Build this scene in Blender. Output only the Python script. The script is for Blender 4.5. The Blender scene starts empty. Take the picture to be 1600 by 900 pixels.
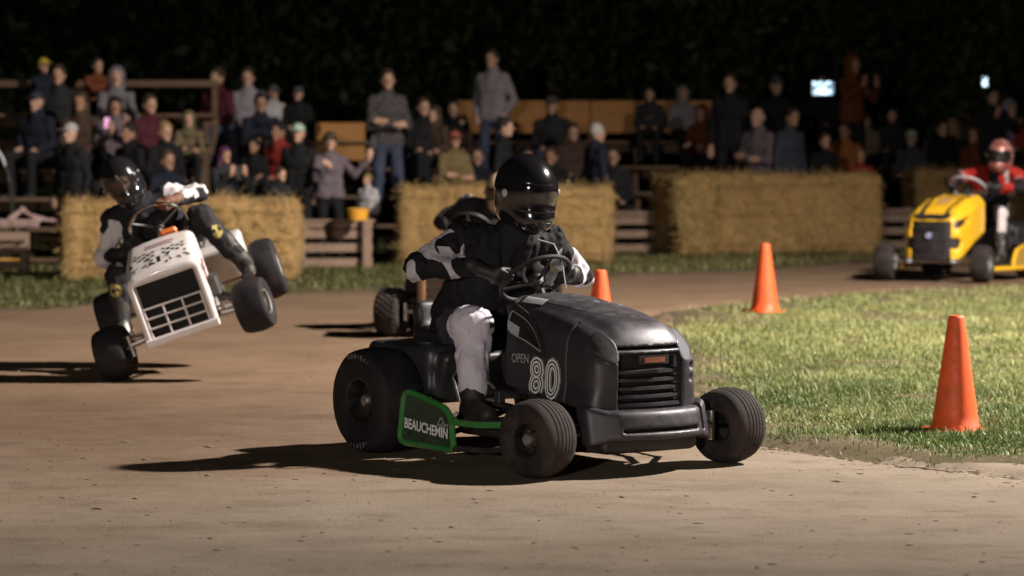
import bpy, bmesh, math, random
import numpy as np
from mathutils import Vector, Matrix, Euler
from mathutils.bvhtree import BVHTree

random.seed(7)
RNG = np.random.default_rng(11)
scene = bpy.context.scene
COL = scene.collection
R = math.radians

# ------------------------------------------------------------------ camera
FPX = 4600.0                      # focal length in pixels of the 1600 px wide photograph
CAM_H = 1.5
TILT = math.atan((450 - 220) / FPX)
cam_data = bpy.data.cameras.new('camera')
cam_data.sensor_width = 36
cam_data.lens = FPX / 1600 * 36
cam_data.clip_end = 600
cam_data.dof.use_dof = True
cam_data.dof.focus_distance = 13.6
cam_data.dof.aperture_fstop = 2.6
cam = bpy.data.objects.new('camera', cam_data)
COL.objects.link(cam)
cam.location = (0, 0, CAM_H)
cam.rotation_euler = (math.pi / 2 - TILT, 0, 0)
scene.camera = cam

# ------------------------------------------------------------------ night sky
world = bpy.data.worlds.new('World')
scene.world = world
world.use_nodes = True
wn = world.node_tree.nodes
wl = world.node_tree.links
sky = wn.new('ShaderNodeTexSky')
sky.sky_type = 'NISHITA'
sky.sun_disc = False
sky.sun_elevation = R(-2.0)
sky.sun_rotation = R(75)
hs = wn.new('ShaderNodeHueSaturation')
hs.inputs['Saturation'].default_value = 0.3
wl.new(sky.outputs['Color'], hs.inputs['Color'])
wl.new(hs.outputs['Color'], wn['Background'].inputs['Color'])
wn['Background'].inputs['Strength'].default_value = 0.035

scene.view_settings.view_transform = 'Standard'
scene.view_settings.look = 'None'
scene.view_settings.gamma = 1
scene.view_settings.use_curve_mapping = False
scene.view_settings.exposure = 0.0
scene.cycles.use_denoising = True
scene.cycles.max_bounces = 5
scene.cycles.sample_clamp_indirect = 4.0

# floodlight masts of the track: (x, y, height of the lamps, watts, aim point)
MASTS = [(11.6, 17.6, 10.6, 34500, (3.8, 20.8, 0.0)), (-5.5, -12.0, 3.4, 8500, (-.2, 14.0, .3))]

# ------------------------------------------------------------------ helpers
def ground_pt(px, py, h=0.0):
    """point at height h that the photograph shows at pixel px, py"""
    v = (px - 800) / FPX, 1.0, -(py - 450) / FPX
    c, s = math.cos(TILT), math.sin(TILT)
    d = (v[0], v[1] * c + v[2] * s, -v[1] * s + v[2] * c)
    t = (h - CAM_H) / d[2]
    return (d[0] * t, d[1] * t)

def x_at(px, depth):
    return (px - 800) / FPX * depth

def tag(o, label=None, cat=None, group=None, kind=None):
    if label: o['label'] = label
    if cat: o['category'] = cat
    if group: o['group'] = group
    if kind: o['kind'] = kind
    return o

def thing(name, label, cat, loc=(0, 0, 0), rotz=0.0, group=None, mtx=None):
    o = bpy.data.objects.new(name, None)
    o.empty_display_size = 0.1
    COL.objects.link(o)
    if mtx is not None:
        o.matrix_world = mtx
    else:
        o.location = loc
        o.rotation_euler = (0, 0, rotz)
    return tag(o, label, cat, group)

def part_empty(name, parent, loc=(0, 0, 0), rot=(0, 0, 0)):
    o = bpy.data.objects.new(name, None)
    o.empty_display_size = 0.05
    COL.objects.link(o)
    o.parent = parent
    o.location = loc
    o.rotation_euler = rot
    return o

def obj(name, me, mat=None, parent=None, loc=None, rot=None):
    o = bpy.data.objects.new(name, me)
    COL.objects.link(o)
    if mat is not None:
        if not me.materials:
            me.materials.append(mat)
        elif me.materials[0] != mat:
            o.material_slots[0].link = 'OBJECT'
            o.material_slots[0].material = mat
    if parent: o.parent = parent
    if loc is not None: o.location = loc
    if rot is not None: o.rotation_euler = rot
    return o

def mesh_np(name, v, f, smooth=True, angle=None, attr=None):
    """mesh from numpy vertices and quads / triangles (n x 4 or n x 3)"""
    v = np.asarray(v, np.float32); f = np.asarray(f, np.int32)
    me = bpy.data.meshes.new(name)
    n, k = f.shape
    me.vertices.add(len(v)); me.vertices.foreach_set('co', v.ravel())
    me.loops.add(n * k); me.loops.foreach_set('vertex_index', f.ravel())
    me.polygons.add(n)
    me.polygons.foreach_set('loop_start', np.arange(0, n * k, k, dtype=np.int32))
    if smooth: me.polygons.foreach_set('use_smooth', np.ones(n, bool))
    if attr:
        for an, av in attr.items():
            a = me.attributes.new(an, 'FLOAT', 'POINT')
            a.data.foreach_set('value', np.asarray(av, np.float32))
    me.update(calc_edges=True)
    me.validate()
    if angle: me.set_sharp_from_angle(angle=R(angle))
    return me

def rotm(rx=0, ry=0, rz=0):
    return Euler((R(rx), R(ry), R(rz))).to_matrix()

class MB:
    """collects simple shapes into one mesh"""
    def __init__(s): s.v = []; s.f = []
    def add(s, vs, fs):
        b = len(s.v); s.v += [tuple(q) for q in vs]; s.f += [[b + i for i in q] for q in fs]; return s
    def box(s, c, size, bev=0.0, rot=None):
        hx, hy, hz = size[0] / 2, size[1] / 2, size[2] / 2
        b = min(bev, hx * .9, hy * .9, hz * .9)
        vs = []; fs = []
        if b <= 0:
            vs = [(x, y, z) for x in (-hx, hx) for y in (-hy, hy) for z in (-hz, hz)]
            fs = [(0, 1, 3, 2), (4, 6, 7, 5), (0, 4, 5, 1), (2, 3, 7, 6), (0, 2, 6, 4), (1, 5, 7, 3)]
        else:
            idx = {}
            for sx in (-1, 1):
                for sy in (-1, 1):
                    for sz in (-1, 1):
                        for a in range(3):
                            p = [sx * hx, sy * hy, sz * hz]
                            for q in range(3):
                                if q != a: p[q] -= (sx, sy, sz)[q] * b
                            idx[(sx, sy, sz, a)] = len(vs); vs.append(tuple(p))
            for a in range(3):
                u, w = (a + 1) % 3, (a + 2) % 3
                for sg in (-1, 1):
                    q = []
                    for su, sw in ((-1, -1), (1, -1), (1, 1), (-1, 1)):
                        k = [0, 0, 0]; k[a] = sg; k[u] = su; k[w] = sw
                        q.append(idx[(k[0], k[1], k[2], a)])
                    fs.append(q if sg > 0 else q[::-1])
                for su in (-1, 1):
                    for sw in (-1, 1):
                        k0 = [0, 0, 0]; k0[a] = -1; k0[u] = su; k0[w] = sw
                        k1 = list(k0); k1[a] = 1
                        q = [idx[(*k0, u)], idx[(*k1, u)], idx[(*k1, w)], idx[(*k0, w)]]
                        fs.append(q if su * sw < 0 else q[::-1])
            for sx in (-1, 1):
                for sy in (-1, 1):
                    for sz in (-1, 1):
                        q = [idx[(sx, sy, sz, 0)], idx[(sx, sy, sz, 1)], idx[(sx, sy, sz, 2)]]
                        fs.append(q if sx * sy * sz > 0 else q[::-1])
        M = rot if rot is not None else Matrix.Identity(3)
        c = Vector(c)
        return s.add([M @ Vector(q) + c for q in vs], fs)
    def tube(s, pts, r, n=8, closed=False, caps=True):
        pts = [Vector(p) for p in pts]; m = len(pts)
        rs = r if isinstance(r, (list, tuple)) else [r] * m
        vs = []; prev = None
        for i, p in enumerate(pts):
            if closed: t = pts[(i + 1) % m] - pts[i - 1]
            else: t = pts[min(i + 1, m - 1)] - pts[max(i - 1, 0)]
            t.normalize()
            if prev is None:
                a = Vector((0, 0, 1)) if abs(t.z) < .9 else Vector((1, 0, 0))
                u = t.cross(a).normalized()
            else:
                u = (prev - t * prev.dot(t)).normalized()
            prev = u; w = t.cross(u)
            for k in range(n):
                a = 2 * math.pi * k / n
                vs.append(p + (u * math.cos(a) + w * math.sin(a)) * rs[i])
        fs = []
        for i in range(m if closed else m - 1):
            j = (i + 1) % m
            for k in range(n):
                l = (k + 1) % n
                fs.append((i * n + k, i * n + l, j * n + l, j * n + k))
        if caps and not closed:
            fs.append(tuple(range(n))[::-1]); fs.append(tuple((m - 1) * n + k for k in range(n)))
        return s.add(vs, fs)
    def lathe(s, prof, c=(0, 0, 0), axis='y', n=32, closed=False):
        """profile of (radius, height along axis)"""
        vs = []; m = len(prof)
        for r_, h_ in prof:
            for k in range(n):
                a = 2 * math.pi * k / n
                x, z = r_ * math.cos(a), r_ * math.sin(a)
                q = {'y': (x, h_, z), 'z': (x, z, h_), 'x': (h_, x, z)}[axis]
                vs.append((q[0] + c[0], q[1] + c[1], q[2] + c[2]))
        fs = []
        for i in range(m if closed else m - 1):
            j = (i + 1) % m
            for k in range(n):
                l = (k + 1) % n
                fs.append((i * n + k, j * n + k, j * n + l, i * n + l))
        return s.add(vs, fs)
    def prism(s, poly, fn, d):
        """polygon of 2d points, fn(u, v, w) gives the 3d point, thickness from 0 to d"""
        m = len(poly)
        vs = [fn(u, v, 0) for u, v in poly] + [fn(u, v, d) for u, v in poly]
        fs = [tuple(range(m)), tuple(range(2 * m - 1, m - 1, -1))]
        fs += [(i, m + i, m + (i + 1) % m, (i + 1) % m) for i in range(m)]
        return s.add(vs, fs)
    def mesh(s, name, smooth=True, angle=35):
        me = bpy.data.meshes.new(name)
        me.from_pydata(s.v, [], s.f)
        bm = bmesh.new(); bm.from_mesh(me)
        bmesh.ops.recalc_face_normals(bm, faces=bm.faces)
        bm.to_mesh(me); bm.free()
        if smooth:
            me.polygons.foreach_set('use_smooth', [True] * len(me.polygons))
            me.set_sharp_from_angle(angle=R(angle))
        me.update()
        return me
    def build(s, name, mat, parent=None, loc=None, rot=None, smooth=True, angle=35):
        return obj(name, s.mesh(name, smooth, angle), mat, parent, loc, rot)

# ------------------------------------------------------------------ implicit surfaces
_LAT = RNG.random((32, 32, 32)).astype(np.float32)
def noise3(p, seed=0):
    p = p + seed * 7.31
    i = np.floor(p).astype(int); f = p - i
    f = f * f * (3 - 2 * f)
    out = 0
    for dx in (0, 1):
        wx = f[..., 0] if dx else 1 - f[..., 0]
        for dy in (0, 1):
            wy = f[..., 1] if dy else 1 - f[..., 1]
            for dz in (0, 1):
                wz = f[..., 2] if dz else 1 - f[..., 2]
                out = out + wx * wy * wz * _LAT[(i[..., 0] + dx) % 32, (i[..., 1] + dy) % 32, (i[..., 2] + dz) % 32]
    return out * 2 - 1

def cap(a, b, ra, rb=None, k=None, op='add'):
    rb = ra if rb is None else rb
    a = np.array(a, float); b = np.array(b, float); m = max(ra, rb)
    def f(p):
        d = b - a; dd = max(d @ d, 1e-9)
        t = np.clip((p - a) @ d / dd, 0, 1)
        return np.linalg.norm(p - a - t[..., None] * d, axis=-1) - (ra + (rb - ra) * t)
    return dict(f=f, lo=np.minimum(a, b) - m, hi=np.maximum(a, b) + m, k=k, op=op)

def ell(c, r, rot=None, k=None, op='add'):
    c = np.array(c, float); r = np.array(r, float)
    M = np.array(rot) if rot is not None else np.eye(3)
    def f(p):
        q = (p - c) @ M
        k0 = np.linalg.norm(q / r, axis=-1); k1 = np.linalg.norm(q / (r * r), axis=-1)
        return k0 * (k0 - 1) / np.maximum(k1, 1e-6)
    m = r.max() if rot is not None else r
    return dict(f=f, lo=c - m, hi=c + m, k=k, op=op)

def rbox(c, half, rad, rot=None, k=None, op='add'):
    c = np.array(c, float); half = np.array(half, float)
    M = np.array(rot) if rot is not None else np.eye(3)
    def f(p):
        q = np.abs((p - c) @ M) - (half - rad)
        return np.linalg.norm(np.maximum(q, 0), axis=-1) + np.minimum(q.max(axis=-1), 0) - rad
    m = np.linalg.norm(half) if rot is not None else half
    return dict(f=f, lo=c - m, hi=c + m, k=k, op=op)

def fieldp(fn, lo, hi, k=None, op='add'):
    return dict(f=fn, lo=np.array(lo, float), hi=np.array(hi, float), k=k, op=op)

def smin(a, b, k):
    h = np.clip(.5 + .5 * (b - a) / k, 0, 1)
    return b + (a - b) * h - k * h * (1 - h)

def sdf(prims, h=.01, k=.02, fold=0.0, ffreq=(9, 9, 9), seed=0, relax=1, post=None):
    """polygonise a smooth union of primitives (surface nets) -> verts, quads"""
    lo = np.min([p['lo'] for p in prims if p['op'] == 'add'], axis=0) - 3 * h
    hi = np.max([p['hi'] for p in prims if p['op'] == 'add'], axis=0) + 3 * h
    n = np.ceil((hi - lo) / h).astype(int) + 1
    F = np.full(n, .25, np.float32)
    ax = [lo[i] + h * np.arange(n[i]) for i in range(3)]
    for p in prims:
        kk = p['k'] if p['k'] is not None else k
        m = kk + 3 * h if p['op'] != 'int' else 99.
        i0 = np.clip(np.floor((p['lo'] - m - lo) / h).astype(int), 0, n); i1 = np.clip(np.ceil((p['hi'] + m - lo) / h).astype(int) + 1, 0, n)
        if np.any(i1 <= i0): continue
        P = np.stack(np.meshgrid(*[ax[i][i0[i]:i1[i]] for i in range(3)], indexing='ij'), axis=-1)
        d = p['f'](P)
        sl = tuple(slice(i0[i], i1[i]) for i in range(3))
        if p['op'] == 'add': F[sl] = smin(F[sl], d, kk)
        elif p['op'] == 'sub': F[sl] = -smin(-F[sl], d, kk)
        else: F[sl] = -smin(-F[sl], -d, kk)      # keep only what lies inside
    if fold:
        idx = np.argwhere(np.abs(F) < 4 * h)
        P = lo + idx * h
        nz = .55 * noise3(P * np.array(ffreq) * .8, seed) + 1.3 * (.45 - np.abs(noise3(P * np.array(ffreq) * 1.25, seed + 1))) + .7 * (.4 - np.abs(noise3(P * np.array(ffreq) * 2.4, seed + 3)))
        F[idx[:, 0], idx[:, 1], idx[:, 2]] += fold * nz
    S = F < 0
    c = np.zeros(n - 1, np.int8)
    for dx in (0, 1):
        for dy in (0, 1):
            for dz in (0, 1):
                c += S[dx:n[0] - 1 + dx, dy:n[1] - 1 + dy, dz:n[2] - 1 + dz]
    act = np.argwhere((c > 0) & (c < 8))
    vid = np.full(n - 1, -1, np.int64)
    vid[act[:, 0], act[:, 1], act[:, 2]] = np.arange(len(act))
    acc = np.zeros((len(act), 3)); cnt = np.zeros(len(act))
    corners = [(a, b, d) for a in (0, 1) for b in (0, 1) for d in (0, 1)]
    val = {q: F[act[:, 0] + q[0], act[:, 1] + q[1], act[:, 2] + q[2]] for q in corners}
    for q in corners:
        for a in range(3):
            if q[a] == 0:
                q2 = list(q); q2[a] = 1; q2 = tuple(q2)
                f0, f1 = val[q], val[q2]
                x = (f0 < 0) != (f1 < 0)
                t = np.where(x, f0 / np.where(x, f0 - f1, 1), 0)
                pos = np.tile(np.array(q, float), (len(act), 1)); pos[:, a] += t
                acc += pos * x[:, None]; cnt += x
    V = lo + (act + acc / cnt[:, None]) * h
    Q = []
    for a in range(3):
        b, d = (a + 1) % 3, (a + 2) % 3
        s0 = [slice(None)] * 3; s1 = [slice(None)] * 3
        s0[a] = slice(0, n[a] - 1); s1[a] = slice(1, n[a])
        A, B = S[tuple(s0)], S[tuple(s1)]
        e = np.argwhere(A != B)
        e = e[(e[:, b] > 0) & (e[:, d] > 0) & (e[:, b] < n[b] - 1) & (e[:, d] < n[d] - 1)]
        def at(ob, od):
            g = e.copy(); g[:, b] -= ob; g[:, d] -= od
            return vid[g[:, 0], g[:, 1], g[:, 2]]
        q = np.stack([at(1, 1), at(0, 1), at(0, 0), at(1, 0)], axis=1)
        fl = ~A[e[:, 0], e[:, 1], e[:, 2]]
        q[fl] = q[fl][:, ::-1]
        Q.append(q)
    Q = np.concatenate(Q)
    for _ in range(relax):
        s = np.zeros_like(V); m = np.zeros(len(V))
        for i in range(4):
            np.add.at(s, Q[:, i], V[Q[:, (i + 1) % 4]] + V[Q[:, i - 1]]); np.add.at(m, Q[:, i], 2)
        V = V * .5 + .5 * s / np.maximum(m, 1)[:, None]
    if post is not None: V = post(V)
    return V, Q

def sdf_mesh(name, prims, h=.01, k=.02, attr=None, **kw):
    V, Q = sdf(prims, h, k, **kw)
    at = {n_: fn(V) for n_, fn in attr.items()} if attr else None
    return mesh_np(name, V, Q, True, attr=at)

# ------------------------------------------------------------------ materials
_MC = {}
def mat(name, col, rough=.6, metal=0.0, var=.18, scale=14, bump=0.0, bscale=80, spec=.5, coat=0.0,
        dust=None, dust_amt=.35, dust_scale=9, emit=None, estr=0.0, trans=0.0, alpha=1.0, stretch=None, sheen=0.0):
    if name in _MC: return _MC[name]
    m = bpy.data.materials.new(name); m.use_nodes = True
    nt = m.node_tree; N = nt.nodes; L = nt.links
    b = N['Principled BSDF']
    b.inputs['Roughness'].default_value = rough
    b.inputs['Metallic'].default_value = metal
    b.inputs['Specular IOR Level'].default_value = spec
    b.inputs['Coat Weight'].default_value = coat
    b.inputs['Coat Roughness'].default_value = .08
    b.inputs['Transmission Weight'].default_value = trans
    b.inputs['Alpha'].default_value = alpha
    if sheen: b.inputs['Sheen Weight'].default_value = sheen
    tc = N.new('ShaderNodeTexCoord'); mp = N.new('ShaderNodeMapping')
    L.new(tc.outputs['Object'], mp.inputs['Vector'])
    if stretch: mp.inputs['Scale'].default_value = stretch
    nz = N.new('ShaderNodeTexNoise'); nz.inputs['Scale'].default_value = scale; nz.inputs['Detail'].default_value = 5
    L.new(mp.outputs['Vector'], nz.inputs['Vector'])
    mx = N.new('ShaderNodeMix'); mx.data_type = 'RGBA'
    mx.inputs[6].default_value = (*[c * (1 - var) for c in col], 1)
    mx.inputs[7].default_value = (*[min(1, c * (1 + var)) for c in col], 1)
    L.new(nz.outputs['Fac'], mx.inputs[0])
    out = mx.outputs[2]
    if dust:
        n2 = N.new('ShaderNodeTexNoise'); n2.inputs['Scale'].default_value = dust_scale; n2.inputs['Detail'].default_value = 8
        n2.inputs['Roughness'].default_value = .7
        L.new(tc.outputs['Object'], n2.inputs['Vector'])
        cr = N.new('ShaderNodeMapRange'); cr.inputs[1].default_value = .4; cr.inputs[2].default_value = .75
        cr.inputs[4].default_value = dust_amt
        L.new(n2.outputs['Fac'], cr.inputs[0])
        m2 = N.new('ShaderNodeMix'); m2.data_type = 'RGBA'
        L.new(cr.outputs[0], m2.inputs[0]); L.new(out, m2.inputs[6]); m2.inputs[7].default_value = (*dust, 1)
        out = m2.outputs[2]
        m3 = N.new('ShaderNodeMapRange'); m3.inputs[1].default_value = 0; m3.inputs[2].default_value = dust_amt
        m3.inputs[3].default_value = rough; m3.inputs[4].default_value = min(1, rough + .3)
        L.new(cr.outputs[0], m3.inputs[0]); L.new(m3.outputs[0], b.inputs['Roughness'])
    L.new(out, b.inputs['Base Color'])
    if bump:
        n3 = N.new('ShaderNodeTexNoise'); n3.inputs['Scale'].default_value = bscale; n3.inputs['Detail'].default_value = 4
        L.new(mp.outputs['Vector'], n3.inputs['Vector'])
        bp = N.new('ShaderNodeBump'); bp.inputs['Strength'].default_value = 1; bp.inputs['Distance'].default_value = bump
        L.new(n3.outputs['Fac'], bp.inputs['Height']); L.new(bp.outputs['Normal'], b.inputs['Normal'])
    if emit:
        b.inputs['Emission Color'].default_value = (*emit, 1); b.inputs['Emission Strength'].default_value = estr
    _MC[name] = m
    return m

def two_tone(name, dark, light, attr='pat', rough=.75, bump=.001, third=None):
    """cloth whose printed pattern is carried by a smooth signed mesh attribute"""
    m = mat(name, dark, rough, var=.15, bump=bump, bscale=220, spec=.18)
    nt = m.node_tree; N = nt.nodes; L = nt.links; b = N['Principled BSDF']
    src = b.inputs['Base Color'].links[0].from_socket
    a = N.new('ShaderNodeAttribute'); a.attribute_name = attr
    mr = N.new('ShaderNodeMapRange'); mr.inputs[1].default_value = -.03; mr.inputs[2].default_value = .03
    L.new(a.outputs['Fac'], mr.inputs[0])
    mx = N.new('ShaderNodeMix'); mx.data_type = 'RGBA'
    L.new(mr.outputs[0], mx.inputs[0]); L.new(src, mx.inputs[6]); mx.inputs[7].default_value = (*light, 1)
    out = mx.outputs[2]
    if third:
        a2 = N.new('ShaderNodeAttribute'); a2.attribute_name = 'pat2'
        r2 = N.new('ShaderNodeMapRange'); r2.inputs[1].default_value = -.03; r2.inputs[2].default_value = .03
        L.new(a2.outputs['Fac'], r2.inputs[0])
        x2 = N.new('ShaderNodeMix'); x2.data_type = 'RGBA'
        L.new(r2.outputs[0], x2.inputs[0]); L.new(out, x2.inputs[6]); x2.inputs[7].default_value = (*third, 1)
        out = x2.outputs[2]
    L.new(out, b.inputs['Base Color'])
    return m

def text_mesh(name, body, size, shear=0.0, extrude=.0008, align='CENTER', spacing=1.0, bold=0.0):
    cu = bpy.data.curves.new(name, 'FONT')
    cu.body = body; cu.size = size; cu.shear = shear; cu.extrude = extrude; cu.align_x = align; cu.align_y = 'CENTER'
    cu.space_character = spacing; cu.offset = bold; cu.resolution_u = 3
    t = bpy.data.objects.new(name, cu); COL.objects.link(t)
    dg = bpy.context.evaluated_depsgraph_get()
    me = bpy.data.meshes.new_from_object(t.evaluated_get(dg))
    bpy.data.objects.remove(t); bpy.data.curves.remove(cu)
    me.name = name
    return me

def xform(me, M):
    me.transform(M); me.update(); return me
# ================================================================== THE SETTING
def vnoise2(x, y, s, seed=0):
    return noise3(np.stack([x * s, y * s, np.zeros_like(x) + seed * 3.7 + .5], axis=-1), seed)

# edge of the grass infield (x, depth), seen at the right of the track
INFIELD = np.array([(1.02, 15.5), (1.24, 14.75), (1.62, 14.2), (2.3, 13.3), (3.4, 12.4), (6, 11.2), (14, 10.2), (14, 36), (9.2, 33.6),
                    (5.4, 30.7), (3.9, 29.5), (2.6, 27.9), (1.85, 26.9), (1.3, 25.6), (1.0, 23.2), (.88, 20.0), (.9, 17.5)])
def poly_dist(x, y, poly):
    """signed distance, positive inside"""
    d = np.full(x.shape, 1e9); inside = np.zeros(x.shape, bool)
    for i in range(len(poly)):
        a, b = poly[i], poly[(i + 1) % len(poly)]
        ex, ey = b - a; px, py = x - a[0], y - a[1]
        t = np.clip((px * ex + py * ey) / (ex * ex + ey * ey), 0, 1)
        d = np.minimum(d, np.hypot(px - t * ex, py - t * ey))
        c = ((a[1] > y) != (b[1] > y)) & (x < (b[0] - a[0]) * (y - a[1]) / (b[1] - a[1] + 1e-12) + a[0])
        inside ^= c
    return np.where(inside, d, -d)
def infield_d(x, y):
    return poly_dist(x, y, INFIELD) + .13 * vnoise2(x, y, 1.3, 2) + .10 * vnoise2(x, y, 4.1, 5)
def sstep(a, b, t):
    t = np.clip((t - a) / (b - a), 0, 1); return t * t * (3 - 2 * t)
def verge_edge(x):
    """depth at which the far grass verge starts"""
    return 30.9 + 1.15 * x + .25 * np.sin(x * 1.7)
def dirt_h(x, y):
    h = .012 * vnoise2(x, y, .55, 1) + .006 * vnoise2(x * .45, y, 3.1, 3) + .0035 * vnoise2(x * .6, y, 11, 4) + .002 * vnoise2(x, y, 31, 6)
    d = poly_dist(x, y, INFIELD)
    h -= .055 * np.exp(-((d + .09) / .10) ** 2) * (.75 + .5 * vnoise2(x, y, 2.2, 9))     # rut worn along the infield edge
    return h
def infield_h(x, y):
    d = infield_d(x, y)
    return -.045 + .060 * sstep(-.10, .22, d) + .012 * vnoise2(x, y, 2.3, 7) + .006 * vnoise2(x, y, 9, 8)

def grid(xs, ys):
    X, Y = np.meshgrid(xs, ys, indexing='ij')
    nx, ny = X.shape
    i = np.arange(nx * ny).reshape(nx, ny)
    Q = np.stack([i[:-1, :-1], i[1:, :-1], i[1:, 1:], i[:-1, 1:]], axis=-1).reshape(-1, 4)
    return X, Y, Q

def ground_mat(name, c0, c1, c2, scale, streak, bump, rough=.95, far_dim=None):
    m = bpy.data.materials.new(name); m.use_nodes = True
    nt = m.node_tree; N = nt.nodes; L = nt.links; b = N['Principled BSDF']
    b.inputs['Roughness'].default_value = rough; b.inputs['Specular IOR Level'].default_value = .25
    tc = N.new('ShaderNodeTexCoord')
    def noise(sc, st, detail=6, r=.6):
        mp = N.new('ShaderNodeMapping'); mp.inputs['Scale'].default_value = st
        L.new(tc.outputs['Object'], mp.inputs['Vector'])
        n = N.new('ShaderNodeTexNoise'); n.inputs['Scale'].default_value = sc; n.inputs['Detail'].default_value = detail
        n.inputs['Roughness'].default_value = r
        L.new(mp.outputs['Vector'], n.inputs['Vector']); return n.outputs['Fac']
    def mixc(f, a, c, lo, hi, amt=1.0):
        r = N.new('ShaderNodeMapRange'); r.inputs[1].default_value = lo; r.inputs[2].default_value = hi; r.inputs[4].default_value = amt
        L.new(f, r.inputs[0])
        x = N.new('ShaderNodeMix'); x.data_type = 'RGBA'; L.new(r.outputs[0], x.inputs[0])
        for s_, v_ in ((6, a), (7, c)):
            if isinstance(v_, tuple): x.inputs[s_].default_value = (*v_, 1)
            else: L.new(v_, x.inputs[s_])
        return x.outputs[2]
    o = mixc(noise(scale, (1, 1, 1)), c0, c1, .35, .65)
    o = mixc(noise(scale * 5, streak, 8, .7), o, c2, .50, .72, .8)
    o = mixc(noise(scale * 2.2, (streak[0] * .7, 1, 1), 5, .6), o, tuple(v * .95 for v in c2), .52, .74, .6)
    o = mixc(noise(scale * 15, (streak[0] * .5, 1, 1), 3, .5), o, tuple(v * .40 for v in c2), .66, .74, .7)
    o = mixc(noise(scale * 34, streak, 4, .7), o, tuple(v * .42 for v in c2), .63, .72, .6)
    o = mixc(noise(scale * 90, (1, 1, 1), 3), o, tuple(min(1, v * 1.5) for v in c0), .55, .75, .5)
    if far_dim:        # redder soil far and left, darkened to paint in the weaker light there
        sp = N.new('ShaderNodeSeparateXYZ'); L.new(tc.outputs['Object'], sp.inputs[0])
        ad = N.new('ShaderNodeMath'); ad.operation = 'MULTIPLY_ADD'; L.new(noise(.5, (1, 1, 1), 6), ad.inputs[0]); ad.inputs[1].default_value = 9; xy = N.new('ShaderNodeMath'); xy.operation = 'MULTIPLY_ADD'; L.new(sp.outputs['X'], xy.inputs[0]); xy.inputs[1].default_value = -.9; L.new(sp.outputs['Y'], xy.inputs[2]); L.new(xy.outputs[0], ad.inputs[2])
        r = N.new('ShaderNodeMapRange'); r.inputs[1].default_value = 16.5; r.inputs[2].default_value = 21.5; L.new(ad.outputs[0], r.inputs[0])
        x = N.new('ShaderNodeMix'); x.data_type = 'RGBA'; x.blend_type = 'MULTIPLY'; L.new(r.outputs[0], x.inputs[0]); L.new(o, x.inputs[6]); x.inputs[7].default_value = (*far_dim, 1); o = x.outputs[2]
        # broad noise-edged patch at left, painted darker to stand for dimmer light
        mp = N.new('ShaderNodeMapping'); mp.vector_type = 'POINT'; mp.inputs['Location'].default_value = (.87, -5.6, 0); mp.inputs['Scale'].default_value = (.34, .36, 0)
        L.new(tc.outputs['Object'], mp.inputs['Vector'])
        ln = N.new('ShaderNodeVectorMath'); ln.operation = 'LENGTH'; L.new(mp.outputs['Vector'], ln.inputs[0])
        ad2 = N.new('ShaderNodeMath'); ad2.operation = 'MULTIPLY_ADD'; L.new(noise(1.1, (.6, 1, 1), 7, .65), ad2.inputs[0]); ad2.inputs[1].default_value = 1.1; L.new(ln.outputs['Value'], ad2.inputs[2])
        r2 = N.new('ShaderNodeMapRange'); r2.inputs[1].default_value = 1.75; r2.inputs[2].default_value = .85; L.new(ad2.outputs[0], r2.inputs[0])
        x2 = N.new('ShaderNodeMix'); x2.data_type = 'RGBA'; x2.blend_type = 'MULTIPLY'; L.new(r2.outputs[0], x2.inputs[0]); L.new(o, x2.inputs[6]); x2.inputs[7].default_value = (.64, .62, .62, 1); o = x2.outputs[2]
    L.new(o, b.inputs['Base Color'])
    hsum = N.new('ShaderNodeMath'); hsum.operation = 'ADD'
    L.new(noise(scale * 26, streak, 8, .75), hsum.inputs[0]); L.new(noise(scale * 120, (1, 1, 1), 4), hsum.inputs[1])
    bp = N.new('ShaderNodeBump'); bp.inputs['Distance'].default_value = bump; bp.inputs['Strength'].default_value = .55
    L.new(hsum.outputs[0], bp.inputs['Height']); L.new(bp.outputs['Normal'], b.inputs['Normal'])
    return m

M_dirt = ground_mat('packed_dirt', (.262, .212, .164), (.208, .162, .120), (.135, .100, .070), .9, (.55, 1, 1), .012, far_dim=(.82, .66, .54))
M_soil = ground_mat('lawn_soil', (.125, .090, .058), (.095, .078, .036), (.15, .11, .07), 1.4, (1, 1, 1), .02)
M_far = ground_mat('field_soil', (.10, .085, .05), (.07, .07, .03), (.09, .07, .04), .3, (1, 1, 1), .02)

# big sheet to the horizon
xs = np.linspace(-250, 250, 41); ys = np.linspace(-60, 400, 41)
X, Y, Q = grid(xs, ys)
tag(obj('ground', mesh_np('ground', np.stack([X, Y, X * 0 - .09], -1).reshape(-1, 3), Q), M_far), kind='structure')
# the dirt track
xs = np.concatenate([np.arange(-26, -4.4, .6), np.arange(-4.4, 4.4, .045), np.arange(4.4, 24, .6)])
ys = np.concatenate([np.arange(-6, 9, .6), np.arange(9, 19, .045), np.arange(19, 41, .16)])
X, Y, Q = grid(xs, ys)
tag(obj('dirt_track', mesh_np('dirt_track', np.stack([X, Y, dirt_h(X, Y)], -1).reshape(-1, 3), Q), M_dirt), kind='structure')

def masked(X, Y, Z, Q, keep):
    k = keep.ravel()[Q].all(axis=1); Q = Q[k]
    u, inv = np.unique(Q, return_inverse=True)
    V = np.stack([X, Y, Z], -1).reshape(-1, 3)[u]
    return V, inv.reshape(-1, 4)
# infield lawn, a low bank above the track
xs = np.concatenate([np.arange(.6, 5.6, .05), np.arange(5.6, 14.2, .4)]); ys = np.concatenate([np.arange(10, 19, .05), np.arange(19, 36.2, .15)])
X, Y, Q = grid(xs, ys)
d = infield_d(X, Y)
V, Q2 = masked(X, Y, infield_h(X, Y), Q, d > -.16)
tag(obj('infield', mesh_np('infield', V, Q2), M_soil), kind='structure')
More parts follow.
